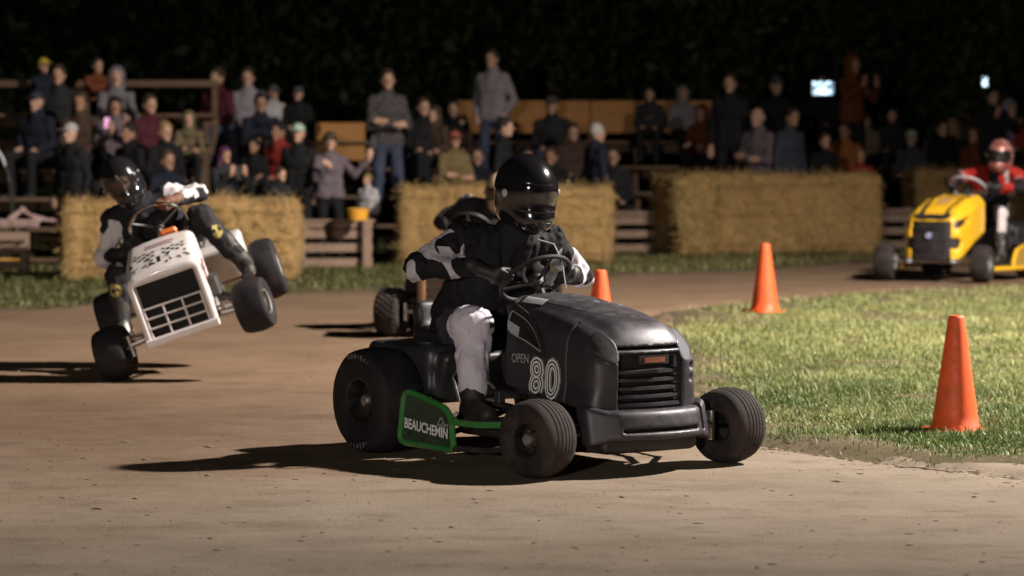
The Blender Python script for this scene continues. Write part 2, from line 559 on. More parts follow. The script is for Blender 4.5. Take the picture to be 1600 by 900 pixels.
# far verge
xs = np.arange(-20, 24, .2); ys = np.arange(24, 50, .2)
X, Y, Q = grid(xs, ys)
dv = Y - verge_edge(X) + .35 * vnoise2(X, Y, .9, 4) + .2 * vnoise2(X, Y, 3, 6)
V, Q2 = masked(X, Y, -.02 + .04 * sstep(-.1, .5, dv) + .012 * vnoise2(X, Y, 1.9, 3), Q, dv > -.15)
tag(obj('verge', mesh_np('verge', V, Q2), M_soil), kind='structure')

def leaf_mat(name, c0, c1, rough=.55, tr=.25):
    m = bpy.data.materials.new(name); m.use_nodes = True
    nt = m.node_tree; N = nt.nodes; L = nt.links; b = N['Principled BSDF']
    b.inputs['Roughness'].default_value = rough; b.inputs['Specular IOR Level'].default_value = .4
    a = N.new('ShaderNodeAttribute'); a.attribute_name = 'tone'
    mx = N.new('ShaderNodeMix'); mx.data_type = 'RGBA'
    mx.inputs[6].default_value = (*c0, 1); mx.inputs[7].default_value = (*c1, 1)
    L.new(a.outputs['Fac'], mx.inputs[0]); L.new(mx.outputs[2], b.inputs['Base Color'])
    t = N.new('ShaderNodeBsdfTranslucent'); L.new(mx.outputs[2], t.inputs['Color'])
    ms = N.new('ShaderNodeMixShader'); ms.inputs[0].default_value = tr
    L.new(b.outputs[0], ms.inputs[1]); L.new(t.outputs[0], ms.inputs[2]); L.new(ms.outputs[0], N['Material Output'].inputs['Surface'])
    return m
M_grass = leaf_mat('grass_blade', (.075, .125, .028), (.50, .48, .20))

def blades(name, P, length, width, label, m):
    """curved grass blades, four triangles each as two quads"""
    n = len(P)
    a = RNG.random(n) * 2 * math.pi; lean = RNG.uniform(.15, 1.5, n)
    ln = length * RNG.uniform(.45, 1.35, n); w = width * RNG.uniform(.6, 1.4, n)
    ln = ln * (1 + .75 * vnoise2(P[:, 0], P[:, 1], 3.3, 31)) * np.where(RNG.random(n) < .012, 2.0, 1.)
    dx, dy = np.cos(a), np.sin(a); sx, sy = -dy, dx
    def ring(t, wf):
        hx = ln * t * np.sin(lean * t); hz = ln * t * np.cos(lean * t)
        c = P + np.stack([dx * hx, dy * hx, hz], -1)
        o = np.stack([sx, sy, 0 * sx], -1) * (w * wf / 2)[:, None]
        return c - o, c + o
    A0, A1 = ring(0, 1.); B0, B1 = ring(.6, .85); C0, C1 = ring(1., .15)
    V = np.stack([A0, A1, B0, B1, C0, C1], 1).reshape(-1, 3)
    i = np.arange(n) * 6
    Q = np.concatenate([np.stack([i, i + 1, i + 3, i + 2], 1), np.stack([i + 2, i + 3, i + 5, i + 4], 1)])
    patch = vnoise2(P[:, 0], P[:, 1], 1.1, 12) * .5 + vnoise2(P[:, 0], P[:, 1], 4.5, 13) * .3
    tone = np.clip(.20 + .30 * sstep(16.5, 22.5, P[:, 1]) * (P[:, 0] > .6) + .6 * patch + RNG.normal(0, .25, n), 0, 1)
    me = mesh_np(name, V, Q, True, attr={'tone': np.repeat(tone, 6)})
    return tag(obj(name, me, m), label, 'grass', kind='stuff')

def scatter(n, x0, x1, y0, y1):
    return RNG.uniform(x0, x1, n), RNG.uniform(y0, y1, n)
# infield grass, denser near the camera
px, py = [], []
for n, box in ((200000, (.7, 3.6, 12.2, 18)), (120000, (.7, 4.6, 18, 24)), (90000, (.8, 6.4, 24, 31.5))):
    x, y = scatter(n, *box); px.append(x); py.append(y)
px = np.concatenate(px); py = np.concatenate(py)
d = infield_d(px, py)
thin = sstep(-.02, .85, d + .22 * vnoise2(px, py, 2.6, 21)) * (.35 + .65 * sstep(-.55, .0, vnoise2(px, py, 1.7, 22) + .3 * vnoise2(px, py, 6, 23)))
keep = RNG.random(len(px)) < np.maximum(thin, .03) * (d > -.03)
px, py = px[keep], py[keep]
P = np.stack([px, py, infield_h(px, py) - .004], -1)
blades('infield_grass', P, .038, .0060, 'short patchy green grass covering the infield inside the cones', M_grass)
x, y = scatter(130000, -7, 8, 26, 42)
dv = y - verge_edge(x) + .35 * vnoise2(x, y, .9, 4) + .2 * vnoise2(x, y, 3, 6)
keep = (RNG.random(len(x)) < sstep(-.1, .9, dv)) & (np.abs(x) < .19 * y + .3)
P = np.stack([x[keep], y[keep], .012 * vnoise2(x[keep], y[keep], 1.9, 3) + .016], -1)
blades('verge_grass', P, .06, .012, 'dull grass strip between the dirt track and the hay bales', leaf_mat('verge_blade', (.075, .090, .028), (.30, .255, .11)))

# clods and crumbs of dirt on the track
def crumbs(n):
    y = 9.5 + 16 * RNG.random(n) ** 1.6; x = RNG.uniform(-.2, .2, n) * y
    edge = RNG.random(n) < .55
    t = RNG.random(n) * 3.2; ex = np.interp(t, [0, .8, 1.3, 2, 3.2], [.95, 1.24, 1.62, 2.3, 3.4]) - np.abs(RNG.normal(.1, .12, n))
    ey = np.interp(t, [0, .8, 1.3, 2, 3.2], [15.8, 14.75, 14.2, 13.3, 12.4]) - np.abs(RNG.normal(.06, .12, n))
    x = np.where(edge, ex, x); y = np.where(edge, ey, y)
    keep = infield_d(x, y) < .1; x, y = x[keep], y[keep]; n = len(x)
    s = .0022 + np.where(infield_d(x, y) > -.35, .012, .009) * RNG.random(n) ** np.where(infield_d(x, y) > -.35, 3.5, 7)
    base = np.array([(1, 0, 0), (-1, 0, 0), (0, 1, 0), (0, -1, 0), (0, 0, .7), (0, 0, -.5)])
    tri = np.array([(0, 2, 4), (2, 1, 4), (1, 3, 4), (3, 0, 4), (2, 0, 5), (1, 2, 5), (3, 1, 5), (0, 3, 5)])
    V = base[None] * RNG.uniform(.5, 1.4, (n, 6, 1)) * s[:, None, None] * (np.array([2.6, 1.1, .6]) * RNG.uniform(.55, 1.35, (n, 1, 3)))
    V = V + np.stack([x, y, dirt_h(x, y) + s * .2], -1)[:, None]
    F = (tri[None] + (np.arange(n) * 6)[:, None, None]).reshape(-1, 3)
    return mesh_np('dirt_crumbs', V.reshape(-1, 3), F, False)
tag(obj('dirt_crumbs', crumbs(4200), mat('crumb_soil', (.21, .15, .10), .95, var=.4, scale=4)), 'loose brown dirt crumbs scattered over the track', 'dirt', kind='stuff')

# ------------------------------------------------------------------ floodlight masts (outside the picture)
M_galv = mat('galvanised_steel', (.45, .45, .46), .45, .9, bump=.001)
M_lens = mat('floodlight_lens', (.9, .9, .85), .2, emit=(1, .93, .82), estr=60)
def mast(x, y, h, watts, aim, label):
    t = thing('floodlight_mast', label, 'floodlight', (x, y, -.06), group='floodlight masts of the track')
    MB().tube([(0, 0, 0), (0, 0, h * .5), (0, 0, h + .25)], [.11, .09, .06], 12).build('pole', M_galv, t)
    d = (Vector(aim) - Vector((x, y, h))).normalized()
    rot = d.to_track_quat('-Z', 'Y').to_euler()
    side = Vector((-d.y, d.x, 0)).normalized()
    MB().tube([side * -.7 + Vector((0, 0, h + .2)), side * .7 + Vector((0, 0, h + .2))], .035, 8).build('crossarm', M_galv, t)
    for s in (-.45, .45):
        hd = MB().box((0, 0, .02), (.42, .34, .2), .04).build('lamp_head', M_galv, t, tuple(side * s + Vector((0, 0, h + .02)) + d * .12), rot)
        MB().box((0, 0, -.085), (.36, .28, .012)).build('lens', M_lens, hd)
    li = bpy.data.lights.new('floodlight', 'SPOT')
    li.energy = watts; li.spot_size = R(108 if h > 7 else 36); li.spot_blend = .8; li.shadow_soft_size = .22; li.color = (1.0, .92, .83)
    lo = bpy.data.objects.new('floodlight', li); COL.objects.link(lo)
    lo.parent = t; lo.location = Vector((0, 0, h + .02)) + d * .36; lo.rotation_euler = rot
mast(*MASTS[0], 'tall floodlight mast in the infield right of the picture')
mast(*MASTS[1], 'short floodlight mast behind the photographer on the left')

# ------------------------------------------------------------------ hay bales
M_hay = mat('hay', (.37, .22, .085), .95, var=.45, scale=7, bump=.012, bscale=55, stretch=(1, 1, 2.2), dust=(.22, .135, .055), dust_amt=.7, dust_scale=4)
M_straw = leaf_mat('straw', (.26, .16, .05), (.47, .34, .14), .8, .15)
def bale(label, px0, px1, ybot, ht, depth_m, yaw, lx=None):
    """large square bale; front face between two picture columns"""
    xa, z0 = ground_pt(px0, ybot); xb = x_at(px1, z0)
    L_ = xb - xa
    t = thing('hay_bale', label, 'hay bale', ((xa + xb) / 2, z0 + depth_m / 2, .02), R(yaw), 'hay bales along the outer edge of the track')
    n = (max(8, int(L_ / .045)), int(depth_m / .07), int(ht / .045))
    V = []; Fq = []
    for a in range(3):
        u, w = (a + 1) % 3, (a + 2) % 3
        for sg in (-1, 1):
            gu, gw = np.meshgrid(np.linspace(-1, 1, n[u] + 1), np.linspace(-1, 1, n[w] + 1), indexing='ij')
            p = np.zeros(gu.shape + (3,)); p[..., a] = sg; p[..., u] = gu; p[..., w] = gw
            b = sum(len(q) for q in V); i = np.arange(gu.size).reshape(gu.shape) + b
            q = np.stack([i[:-1, :-1], i[1:, :-1], i[1:, 1:], i[:-1, 1:]], -1).reshape(-1, 4)
            V.append(p.reshape(-1, 3)); Fq.append(q if sg > 0 else q[:, ::-1])
    V = np.concatenate(V); Fq = np.concatenate(Fq)
    half = np.array([L_ / 2, depth_m / 2, ht / 2])
    q = V * half; rad = .11
    inner = np.clip(q, -(half - rad), half - rad); dd = q - inner; ln = np.linalg.norm(dd, axis=1, keepdims=True)
    q = np.where(ln > 1e-6, inner + dd / np.maximum(ln, 1e-6) * rad, q)
    sd = int(abs(xa) * 10) % 17
    nrm = dd / np.maximum(ln, 1e-6)
    amp = .045 * noise3(q * 2.1, sd) + .022 * noise3(q * np.array([9, 9, 3]), sd + 1) + .014 * noise3(q * np.array([22, 22, 9]), sd + 2)
    fl = np.sin(q[:, 0] * 2 * math.pi / .17 + 2 * noise3(q * 3, sd)); amp -= .010 * (fl > .86)      # pressed flakes
    q = q + nrm * amp[:, None]
    q[:, 2] += ht / 2 + .03 * noise3(q * np.array([1.2, 1, 0.]), sd + 5) * (q[:, 2] > 0)
    body = obj('bale_block', mesh_np('bale_block', q, Fq), M_hay, t)
    # loose straws on the visible faces
    ns = 3600
    f = RNG.integers(0, len(Fq), ns); c = q[Fq[f]].mean(axis=1)
    nn = np.cross(q[Fq[f][:, 1]] - q[Fq[f][:, 0]], q[Fq[f][:, 2]] - q[Fq[f][:, 0]]); nn /= np.linalg.norm(nn, axis=1, keepdims=True) + 1e-9
    r = RNG.normal(size=(ns, 3)); tdir = np.cross(nn, r); tdir /= np.linalg.norm(tdir, axis=1, keepdims=True)
    tdir = tdir + nn * RNG.uniform(-.1, .55, (ns, 1)); sd_ = np.cross(nn, tdir); sd_ /= np.linalg.norm(sd_, axis=1, keepdims=True)
    ln = RNG.uniform(.04, .15, (ns, 1)); w = RNG.uniform(.002, .0055, (ns, 1))
    c = c + nn * .006
    S = np.stack([c - sd_ * w, c + sd_ * w, c + tdir * ln + sd_ * w, c + tdir * ln - sd_ * w], 1).reshape(-1, 3)
    FS = np.arange(ns * 4).reshape(-1, 4)
    s = obj('loose_straw', mesh_np('loose_straw', S, FS, False, attr={'tone': np.repeat(RNG.random(ns), 4)}), M_straw, t)
    s['kind'] = 'stuff'
    # baling twine
    for zz in np.linspace(.14, ht - .14, 3):
        MB().tube([(-L_ / 2 - .005, -depth_m / 2 - .01, zz), (L_ / 2 + .005, -depth_m / 2 - .01, zz + .01), (L_ / 2 + .005, depth_m / 2 + .01, zz), (-L_ / 2 - .005, depth_m / 2 + .01, zz)], .004, 5, closed=True).build('twine', mat('twine', (.22, .13, .05), .9), t)
bale('hay bale at far left behind the tipping white mower', 92, 462, 443, .87, .9, 1.5)
bale('hay bale in the middle, behind the black mower\'s driver', 620, 956, 418, .95, .9, 1)
bale('long hay bale right of centre behind the far traffic cone', 1062, 1376, 402, 1.04, .9, 3)
bale('hay bale at far right behind the yellow mower', 1424, 1690, 392, 1.06, .9, 3)
# short end bale stood against the left end of the long one
bale('narrow hay bale against the left end of the long right bale', 1038, 1110, 405, 1.0, .8, 20)

# ------------------------------------------------------------------ low plank fences
M_plank = mat('weathered_plank', (.27, .18, .13), .85, var=.3, scale=6, bump=.003, bscale=40, stretch=(.25, 3, 3))
M_dplank = mat('dark_plank', (.14, .085, .05), .85, var=.35, scale=6, bump=.003, bscale=40, stretch=(.25, 3, 3))
M_ply = mat('orange_plywood', (.42, .19, .05), .7, var=.25, scale=5, stretch=(.3, 2, 2), bump=.001)
_pl = {}
def plank_mesh(l, d, h):
    k = (round(l, 2), d, h)
    if k not in _pl: _pl[k] = MB().box((0, 0, 0), (l, d, h), .006).mesh('plank')
    return _pl[k]
def fence(label, px0, px1, ybot, posts, levels=(.10, .27, .43, .53), end=0):
    x0, z0 = ground_pt(px0, ybot); x1 = x_at(px1, z0)
    t = thing('plank_fence', label, 'fence', (x0, z0, 0), 0, 'low plank fences between the hay bales')
    l = x1 - x0
    for i, h in enumerate(levels):
        obj('plank', plank_mesh(l, .035, .10 if i < 3 else .06), M_plank, t, (l / 2 + random.uniform(-.01, .01), random.uniform(-.008, .004), h), (0, R(random.uniform(-.5, .5)), 0))
    obj('top_rail', plank_mesh(l + .04, .12, .035), M_plank, t, (l / 2, .02, .58))
    for p in posts:
        obj('post', MB().box((0, 0, .30), (.10, .09, .62), .008).mesh('post'), M_plank, t, (x_at(p, z0) - x0, -.075 if end else .08, 0))
    return t
fence('low plank fence at the left picture edge beside the bent handrail', -60, 44, 432, (-40, 36), (.13, .31, .44))
fence('low plank fence between left and middle hay bale, yellow tub on it', 462, 582, 424, (470, 574), end=1)
fence('low plank fence just right of the middle hay bale', 957, 1040, 402, (1030,), (.12, .30, .47, .56))
fence('low plank fence in the gap left of the yellow mower', 1374, 1425, 396, (1420,), (.12, .30, .47, .56))

# ------------------------------------------------------------------ bleachers: (x0, x1, depth, rows)
ROW_H, ROW_D, SEAT0 = .35, .70, .45
SECT = {'A': (-8.2, -3.86, 35.6, 5), 'B': (-3.78, -.90, 37.2, 4), 'C': (-.82, 3.05, 39.6, 4), 'D': (3.13, 8.9, 41.2, 4)}
LBL = {'A': 'dark wooden bleachers at left behind the tipping white mower', 'B': 'dark wooden bleachers behind the plaid-shirted standing man',
       'C': 'wooden bleachers with orange board back behind the black mower\'s driver', 'D': 'dark wooden bleachers behind the yellow mower at right'}
for k, (x0, x1, z0, rows) in SECT.items():
    t = thing('bleacher', LBL[k], 'bleachers', ((x0 + x1) / 2, z0, 0), 0, 'wooden bleachers')
    l = x1 - x0
    for i in range(rows):
        h = SEAT0 + ROW_H * i
        for dy in (-.09, .09):
            obj('seat_plank', plank_mesh(l, .165, .045), M_dplank, t, (random.uniform(-.03, .03), i * ROW_D + dy, h - .0225))
        obj('foot_plank', plank_mesh(l, .22, .04), M_dplank, t, (random.uniform(-.03, .03), i * ROW_D - .40, max(.10, h - ROW_H) - .02 - .002))
        obj('riser_board', plank_mesh(l, .03, .12), M_dplank, t, (random.uniform(-.03, .03), i * ROW_D + .20, h - .115))
    for sx in np.linspace(-l / 2 + .12, l / 2 - .12, 4):
        b = MB()
        top = SEAT0 + ROW_H * (rows - 1)
        for i in range(rows):
            b.box((0, i * ROW_D, (SEAT0 + ROW_H * i - .05) / 2), (.07, .09, SEAT0 + ROW_H * i - .05))
        b.box((0, (rows - 1) * ROW_D / 2, .16), (.05, (rows - 1) * ROW_D + .7, .09))
        b.build('trestle', M_dplank, t, (sx, 0, 0), smooth=False)
    if k == 'C':
        for i, (a, c) in enumerate(((-.5, .0), (.0, .5))):
            obj('back_board', MB().box((0, 0, 0), (l / 2 - .02, .02, .46), .004).mesh('back_board'), M_ply, t, ((a + c) / 2 * l, (rows - 1) * ROW_D + .34, 1.84))
        for sx in (-l / 2 + .05, 0, l / 2 - .05):
            obj('back_post', MB().box((0, 0, 1.03), (.07, .07, 2.06)).mesh('back_post'), M_dplank, t, (sx, (rows - 1) * ROW_D + .40, 0))
    elif k == 'A':
        obj('back_rail', plank_mesh(l, .04, .09), M_dplank, t, (0, (rows - 1) * ROW_D + .38, 2.25))
        for sx in (-l / 2 + .05, 0, l / 2 - .05):
            obj('back_post', MB().box((0, 0, 1.15), (.07, .07, 2.3)).mesh('back_post'), M_dplank, t, (sx, (rows - 1) * ROW_D + .44, 0))

# the orange board on the bleachers
bz = 39.2; bx = x_at(532, bz)
t = thing('plywood_board', 'orange plywood board propped upright left of the plaid-shirted man', 'board', (bx, bz, 1.15), R(2))
MB().box((0, 0, .34), (.66, .025, .50), .004).build('sheet', M_ply, t)
for s in (-.27, .27): MB().box((s, .045, .30), (.05, .06, .60), .004).build('batten', M_dplank, t)

# bent metal handrail and cloth on the left fence
z0 = ground_pt(10, 420)[1]
def hp(px, py, dz=0): return Vector((x_at(px, z0 + dz), z0 + dz, CAM_H - (py - 220) / FPX * (z0 + dz)))
pts = [hp(-40, 200), hp(-12, 222), hp(4, 246), hp(14, 272), hp(19, 300), hp(20, 345)]
b = hp(20, 345); b.z = 0
t = thing('handrail', 'bent pale metal handrail rising at the left picture edge', 'handrail', (b.x, b.y, 0))
pp = [p - Vector((b.x, b.y, 0)) for p in pts] + [Vector((0, 0, .02))]
MB().tube(pp, .024, 10).build('rail_tube', M_galv, t)
MB().lathe([(.0, .0), (.07, .0), (.07, .012), (.03, .02), (.0, .02)], (0, 0, 0), 'z', 16).build('foot_flange', M_galv, t)
zf = ground_pt(0, 432)[1]; xr = x_at(20, zf)
V, Qd = sdf([rbox((0, 0, .0), (.36, .10, .014), .01), rbox((-.06, -.11, -.03), (.25, .012, .05), .01), cap((-.15, -.02, .02), (-.02, .02, .13), .045, .03), cap((-.02, .02, .12), (.12, .0, .02), .03, .02), cap((.1, 0, .05), (.34, .02, .005), .025, .015)], .012, .03, fold=.008, ffreq=(12, 12, 12))
t = thing('folded_jacket', 'mauve jacket thrown over the rail of the left fence', 'jacket', (xr + .12, zf + .03, .617))
obj('cloth', mesh_np('cloth', V, Qd), mat('mauve_cloth', (.30, .20, .18), .9, var=.25, bump=.003), t)
def tub(label, px, py, r, h, m, zoff=0.0, base=.60):
    z0 = ground_pt(px, 426)[1]
    t = thing('tub', label, 'tub', (x_at(px, z0), z0 + zoff, base))
    MB().lathe([(0, 0), (r * .85, 0), (r, h * .92), (r * 1.06, h * .92), (r * 1.06, h), (r * .96, h), (r * .8, .02), (0, .02)], (0, 0, 0), 'z', 24).build('shell', m, t)
    MB().tube([(r * math.cos(a), r * .2, h * .9 - .3 * r * math.sin(a)) for a in np.linspace(0, math.pi, 9)], .005, 6).build('bail_handle', M_galv, t)
M_yel = mat('yellow_plastic', (.75, .36, .03), .45, var=.1)
tub('yellow plastic tub on top of the middle plank fence', 559, 345, .125, .13, M_yel, .02)
tub('yellow plastic tub on the fence at the left picture edge', 3, 350, .14, .14, M_yel, .3, .0)

# ------------------------------------------------------------------ trees behind the bleachers
M_leaf = leaf_mat('tree_leaf', (.028, .046, .015), (.062, .092, .030), .6, .3)
M_bark = mat('bark', (.09, .065, .045), .95, var=.4, scale=8, bump=.02, bscale=18, stretch=(2, 2, .4))
def tree_mesh(seed, height, spread, n_leaf):
    rg = np.random.default_rng(seed)
    mb = MB(); th = height * .35
    mb.tube([(0, 0, -.1), (.05, .02, th * .5), (.1 * rg.normal(), .1, th), (.15, .1, height * .8)], [.22, .18, .14, .04], 9)
    cl = []
    for i in range(14):
        a = rg.random() * 6.28; h0 = height * rg.uniform(.12, .62); ln = spread * rg.uniform(.5, 1.)
        e = (math.cos(a) * ln, math.sin(a) * ln, h0 + rg.uniform(.2, 1.3))
        mb.tube([(0, .03, h0), (e[0] * .5, e[1] * .5, h0 + (e[2] - h0) * .65), e], [.075, .05, .015], 6); cl.append(e); cl.append((e[0] * .55, e[1] * .55, h0 + .7))
    for i in range(12):
        a = rg.random() * 6.28; q = spread * rg.random() ** .5
        cl.append((math.cos(a) * q, math.sin(a) * q, height * rg.uniform(.08, 1.)))
    cl = np.array(cl); c = cl[rg.integers(0, len(cl), n_leaf)]
    p = c + rg.normal(size=(n_leaf, 3)) * np.array([.62, .62, .5]) * spread * .3
    p[:, 2] = np.maximum(p[:, 2], .25)
    u = rg.normal(size=(n_leaf, 3)); u /= np.linalg.norm(u, axis=1, keepdims=True)
    w = np.cross(u, rg.normal(size=(n_leaf, 3))); w /= np.linalg.norm(w, axis=1, keepdims=True)
    s = rg.uniform(.07, .15, (n_leaf, 1))
    V = np.stack([p - u * s, p + w * s * .55, p + u * s, p - w * s * .55], 1).reshape(-1, 3)
    tone = np.repeat(np.clip(rg.normal(.45, .28, n_leaf), 0, 1), 4)
    return mb.mesh('trunk'), mesh_np('crown', V, np.arange(n_leaf * 4).reshape(-1, 4), False, attr={'tone': tone})
TM = [tree_mesh(3, 8.5, 2.6, 17000), tree_mesh(4, 7.5, 2.3, 15000), tree_mesh(9, 9.5, 2.9, 18000)]
TREES = [(-9.4, 50, 0, 'dark tree behind the far left end of the crowd'), (-6.4, 52, 1, 'dark tree behind the yellow-capped spectator at left'), (-3.6, 50, 2, 'dark tree behind the spectator in light grey shirt'),
         (-1.5, 49.5, 0, 'dark tree behind the plaid-shirted standing man'), (.7, 48.5, 2, 'faintly green tree behind the man standing in pale shirt'), (3.0, 50, 1, 'dark tree right of the pale-shirted standing man'),
         (5.3, 51.5, 0, 'dark tree behind the spectator holding the lit tablet'), (7.8, 51, 2, 'dark tree behind the lit phone at far right'), (10.4, 52, 1, 'dark tree beyond the right picture edge')]
for i, (x, y, k, lb) in enumerate(TREES):
    t = thing('tree', lb, 'tree', (x, y, -.05), random.uniform(0, 6.2), 'trees behind the bleachers')
    t.scale = (random.uniform(.95, 1.15),) * 3
    obj('trunk', TM[k][0], M_bark, t); obj('crown', TM[k][1], M_leaf, t)
# the wood behind the trees reads as one dark mass
n = 52000
p = np.stack([RNG.uniform(-17, 18, n), RNG.uniform(57, 62, n), 12.5 * RNG.random(n) ** 1.1], -1)
p[:, 2] *= .8 + .25 * np.sin(p[:, 0] * .9) * np.sin(p[:, 0] * .37 + 1)
u = RNG.normal(size=(n, 3)); u /= np.linalg.norm(u, axis=1, keepdims=True)
w = np.cross(u, RNG.normal(size=(n, 3))); w /= np.linalg.norm(w, axis=1, keepdims=True); s = RNG.uniform(.18, .38, (n, 1))
V = np.stack([p - u * s, p + w * s * .6, p + u * s, p - w * s * .6], 1).reshape(-1, 3)
tag(obj('distant_wood', mesh_np('distant_wood', V, np.arange(n * 4).reshape(-1, 4), False, attr={'tone': np.repeat(RNG.random(n) * .6, 4)}), M_leaf), 'black mass of woodland closing the view behind the trees', 'wood', kind='stuff')

# ------------------------------------------------------------------ traffic cones
M_cone = mat('cone_orange', (.86, .105, .016), .5, var=.12, scale=6, dust=(.20, .07, .035), dust_amt=.62, dust_scale=9, bump=.0006)
def cone(px, py, label, yaw, lean=0):
    x, y = ground_pt(px, py, .02)
    t = thing('traffic_cone', label, 'cone', (x, y, .012), R(yaw), 'orange traffic cones marking the infield edge')
    t.rotation_euler = (R(lean), 0, R(yaw))
    H_ = .60
    b = MB(); s = .145
    b.prism([(s * c[0], s * c[1]) for c in ((-1, -.8), (-.8, -1), (.8, -1), (1, -.8), (1, .8), (.8, 1), (-.8, 1), (-1, .8))], lambda u, v, w: (u, v, w), .022)
    b.build('base', M_cone, t)
    pr = [(.132, .02), (.128, .03), (.124, .045), (.118, .055)] + [(.118 + (.042 - .118) * q, .055 + (H_ - .07) * q) for q in np.linspace(.08, 1, 9)] + [(.040, H_ - .008), (.033, H_), (.024, H_ - .002), (.022, H_ - .06)]
    b = MB(); b.lathe(pr, (0, 0, 0), 'z', 40); b.build('body', M_cone, t, angle=50)
cone(1493, 674, 'large nearest orange traffic cone on the grass at right', 12)
cone(1195, 487, 'mid-distance orange traffic cone at the far infield edge', 30)
cone(938, 556, 'orange traffic cone half hidden behind the black mower\'s hood', 5)
# ================================================================== RACING MOWERS
DUST = (.20, .14, .095)
M_tyre = mat('tyre_rubber', (.014, .012, .013), .8, var=.3, scale=9, bump=.0012, bscale=90, spec=.25, dust=(.095, .066, .052), dust_amt=.7, dust_scale=6)
M_rtyre = mat('tyre_rubber_clean', (.010, .009, .012), .62, var=.3, scale=9, bump=.001, bscale=90, spec=.25, dust=(.06, .045, .042), dust_amt=.4, dust_scale=6)
M_rim_b = mat('rim_black', (.012, .012, .013), .4, .3, dust=DUST, dust_amt=.25)
M_rim_s = mat('rim_steel', (.55, .54, .55), .28, .9, dust=DUST, dust_amt=.25)
M_rim_w = mat('rim_white', (.5, .48, .47), .45, .2, dust=DUST, dust_amt=.35)
M_steel = mat('bare_steel', (.42, .40, .39), .35, .95, dust=DUST, dust_amt=.3, bump=.0005)
M_chrome = mat('chrome', (.75, .74, .75), .12, 1.0, var=.05)
M_black = mat('black_plastic', (.014, .013, .015), .42, var=.2, dust=(.09, .07, .065), dust_amt=.3, bump=.0004)
M_bframe = mat('black_frame', (.012, .012, .012), .5, .2, dust=DUST, dust_amt=.3)
M_seat = mat('black_vinyl', (.016, .015, .016), .5, bump=.001)
M_engine = mat('engine_cast', (.05, .05, .052), .55, .6, var=.4, bump=.004, bscale=60, dust=DUST, dust_amt=.3)
M_void = mat('grille_mesh', (.005, .005, .005), .8)

_tm = {}
def tyre_mesh(r, w, rr, style):
    k = (r, w, rr, style)
    if k in _tm: return _tm[k]
    h = w / 2; pr = [(rr - .006, -.78 * h), (rr + .006, -.86 * h), (rr + .3 * (r - rr), -.98 * h), (rr + .55 * (r - rr), -1.0 * h), (rr + .8 * (r - rr), -.93 * h), (r - .012, -.80 * h)]
    half = []
    crown = .010
    if style == 'rib':
        ys = []
        for i in range(6):
            c = (-1 + 2 * (i + .5) / 6) * .72 * h; q = .72 * h / 6
            ys += [(c - q + .0035, 0), (c + q - .0035, 0), (c + q - .0012, -.0055), (c + q + .0012, -.0055)]
        ys = ys[:-2]
    elif style == 'slick':
        ys = [(t * .72 * h, 0) for t in np.linspace(-1, 1, 9)]
    else:
        ys = [(t * .76 * h, 0) for t in np.linspace(-1, 1, 7)]
    mid = [(r - crown * (y / (.72 * h)) ** 2 + o, y) for y, o in ys]
    pr = pr + mid + [(a, -b) for a, b in pr[::-1]]
    mb = MB(); mb.lathe(pr, (0, 0, 0), 'y', 56 if style != 'knob' else 40)
    if style == 'knob':
        for j in range(5):
            y = (-1 + 2 * j / 4) * .62 * h
            for i in range(26):
                a = 2 * math.pi * (i + (j % 2) * .5) / 26; rad = r - .006 * (y / h) ** 2
                mb.box((rad * math.cos(a), y, rad * math.sin(a)), (.016, .13 * w, .022), .003, rotm(0, -math.degrees(a), 0))
    _tm[k] = mb.mesh('tyre', angle=40); return _tm[k]
def rim_mesh(w, rr, side):
    k = ('rim', w, rr, side)
    if k in _tm: return _tm[k]
    h = w / 2 * side
    mb = MB()
    mb.lathe([(rr + .010, .84 * h), (rr + .008, .90 * h), (rr - .004, .86 * h), (rr * .93, .70 * h), (rr * .88, .25 * h), (rr * .55, .18 * h), (rr * .42, .30 * h), (.001, .30 * h)], (0, 0, 0), 'y', 36)
    mb.lathe([(rr + .010, -.84 * h), (rr + .008, -.90 * h), (rr - .004, -.86 * h), (rr * .93, -.7 * h), (rr * .9, .10 * h), (.03, .10 * h)], (0, 0, 0), 'y', 36)
    _tm[k] = mb.mesh('rim', angle=40); return _tm[k]
_nut = MB().lathe([(0, .0), (.009, 0), (.009, .012), (.0, .013)], (0, 0, 0), 'y', 6).mesh('lug_nut')
_hub = {s: MB().lathe([(.032, 0), (.032, .03 * s), (.024, .045 * s), (.0, .047 * s)], (0, 0, 0), 'y', 18).mesh('hub') for s in (-1, 1)}
def wheel(parent, loc, r, w, rr, style, tmat, rmat, steer=0, camber=0):
    side = 1 if loc[1] > 0 else -1
    e = part_empty('wheel', parent, loc, (R(camber * side), 0, R(steer)))
    obj('tyre', tyre_mesh(r, w, rr, style), tmat, e, rot=(0, random.uniform(0, 1), 0))
    obj('rim', rim_mesh(w, rr, side), rmat, e)
    obj('hub', _hub[side], M_steel, e, (0, .15 * w * side, 0))
    for i in range(4):
        a = R(45 + 90 * i)
        obj('lug_nut', _nut, M_steel, e, (.042 * math.cos(a), .11 * w * side + (.0 if side > 0 else -.008), .042 * math.sin(a)))
    return e

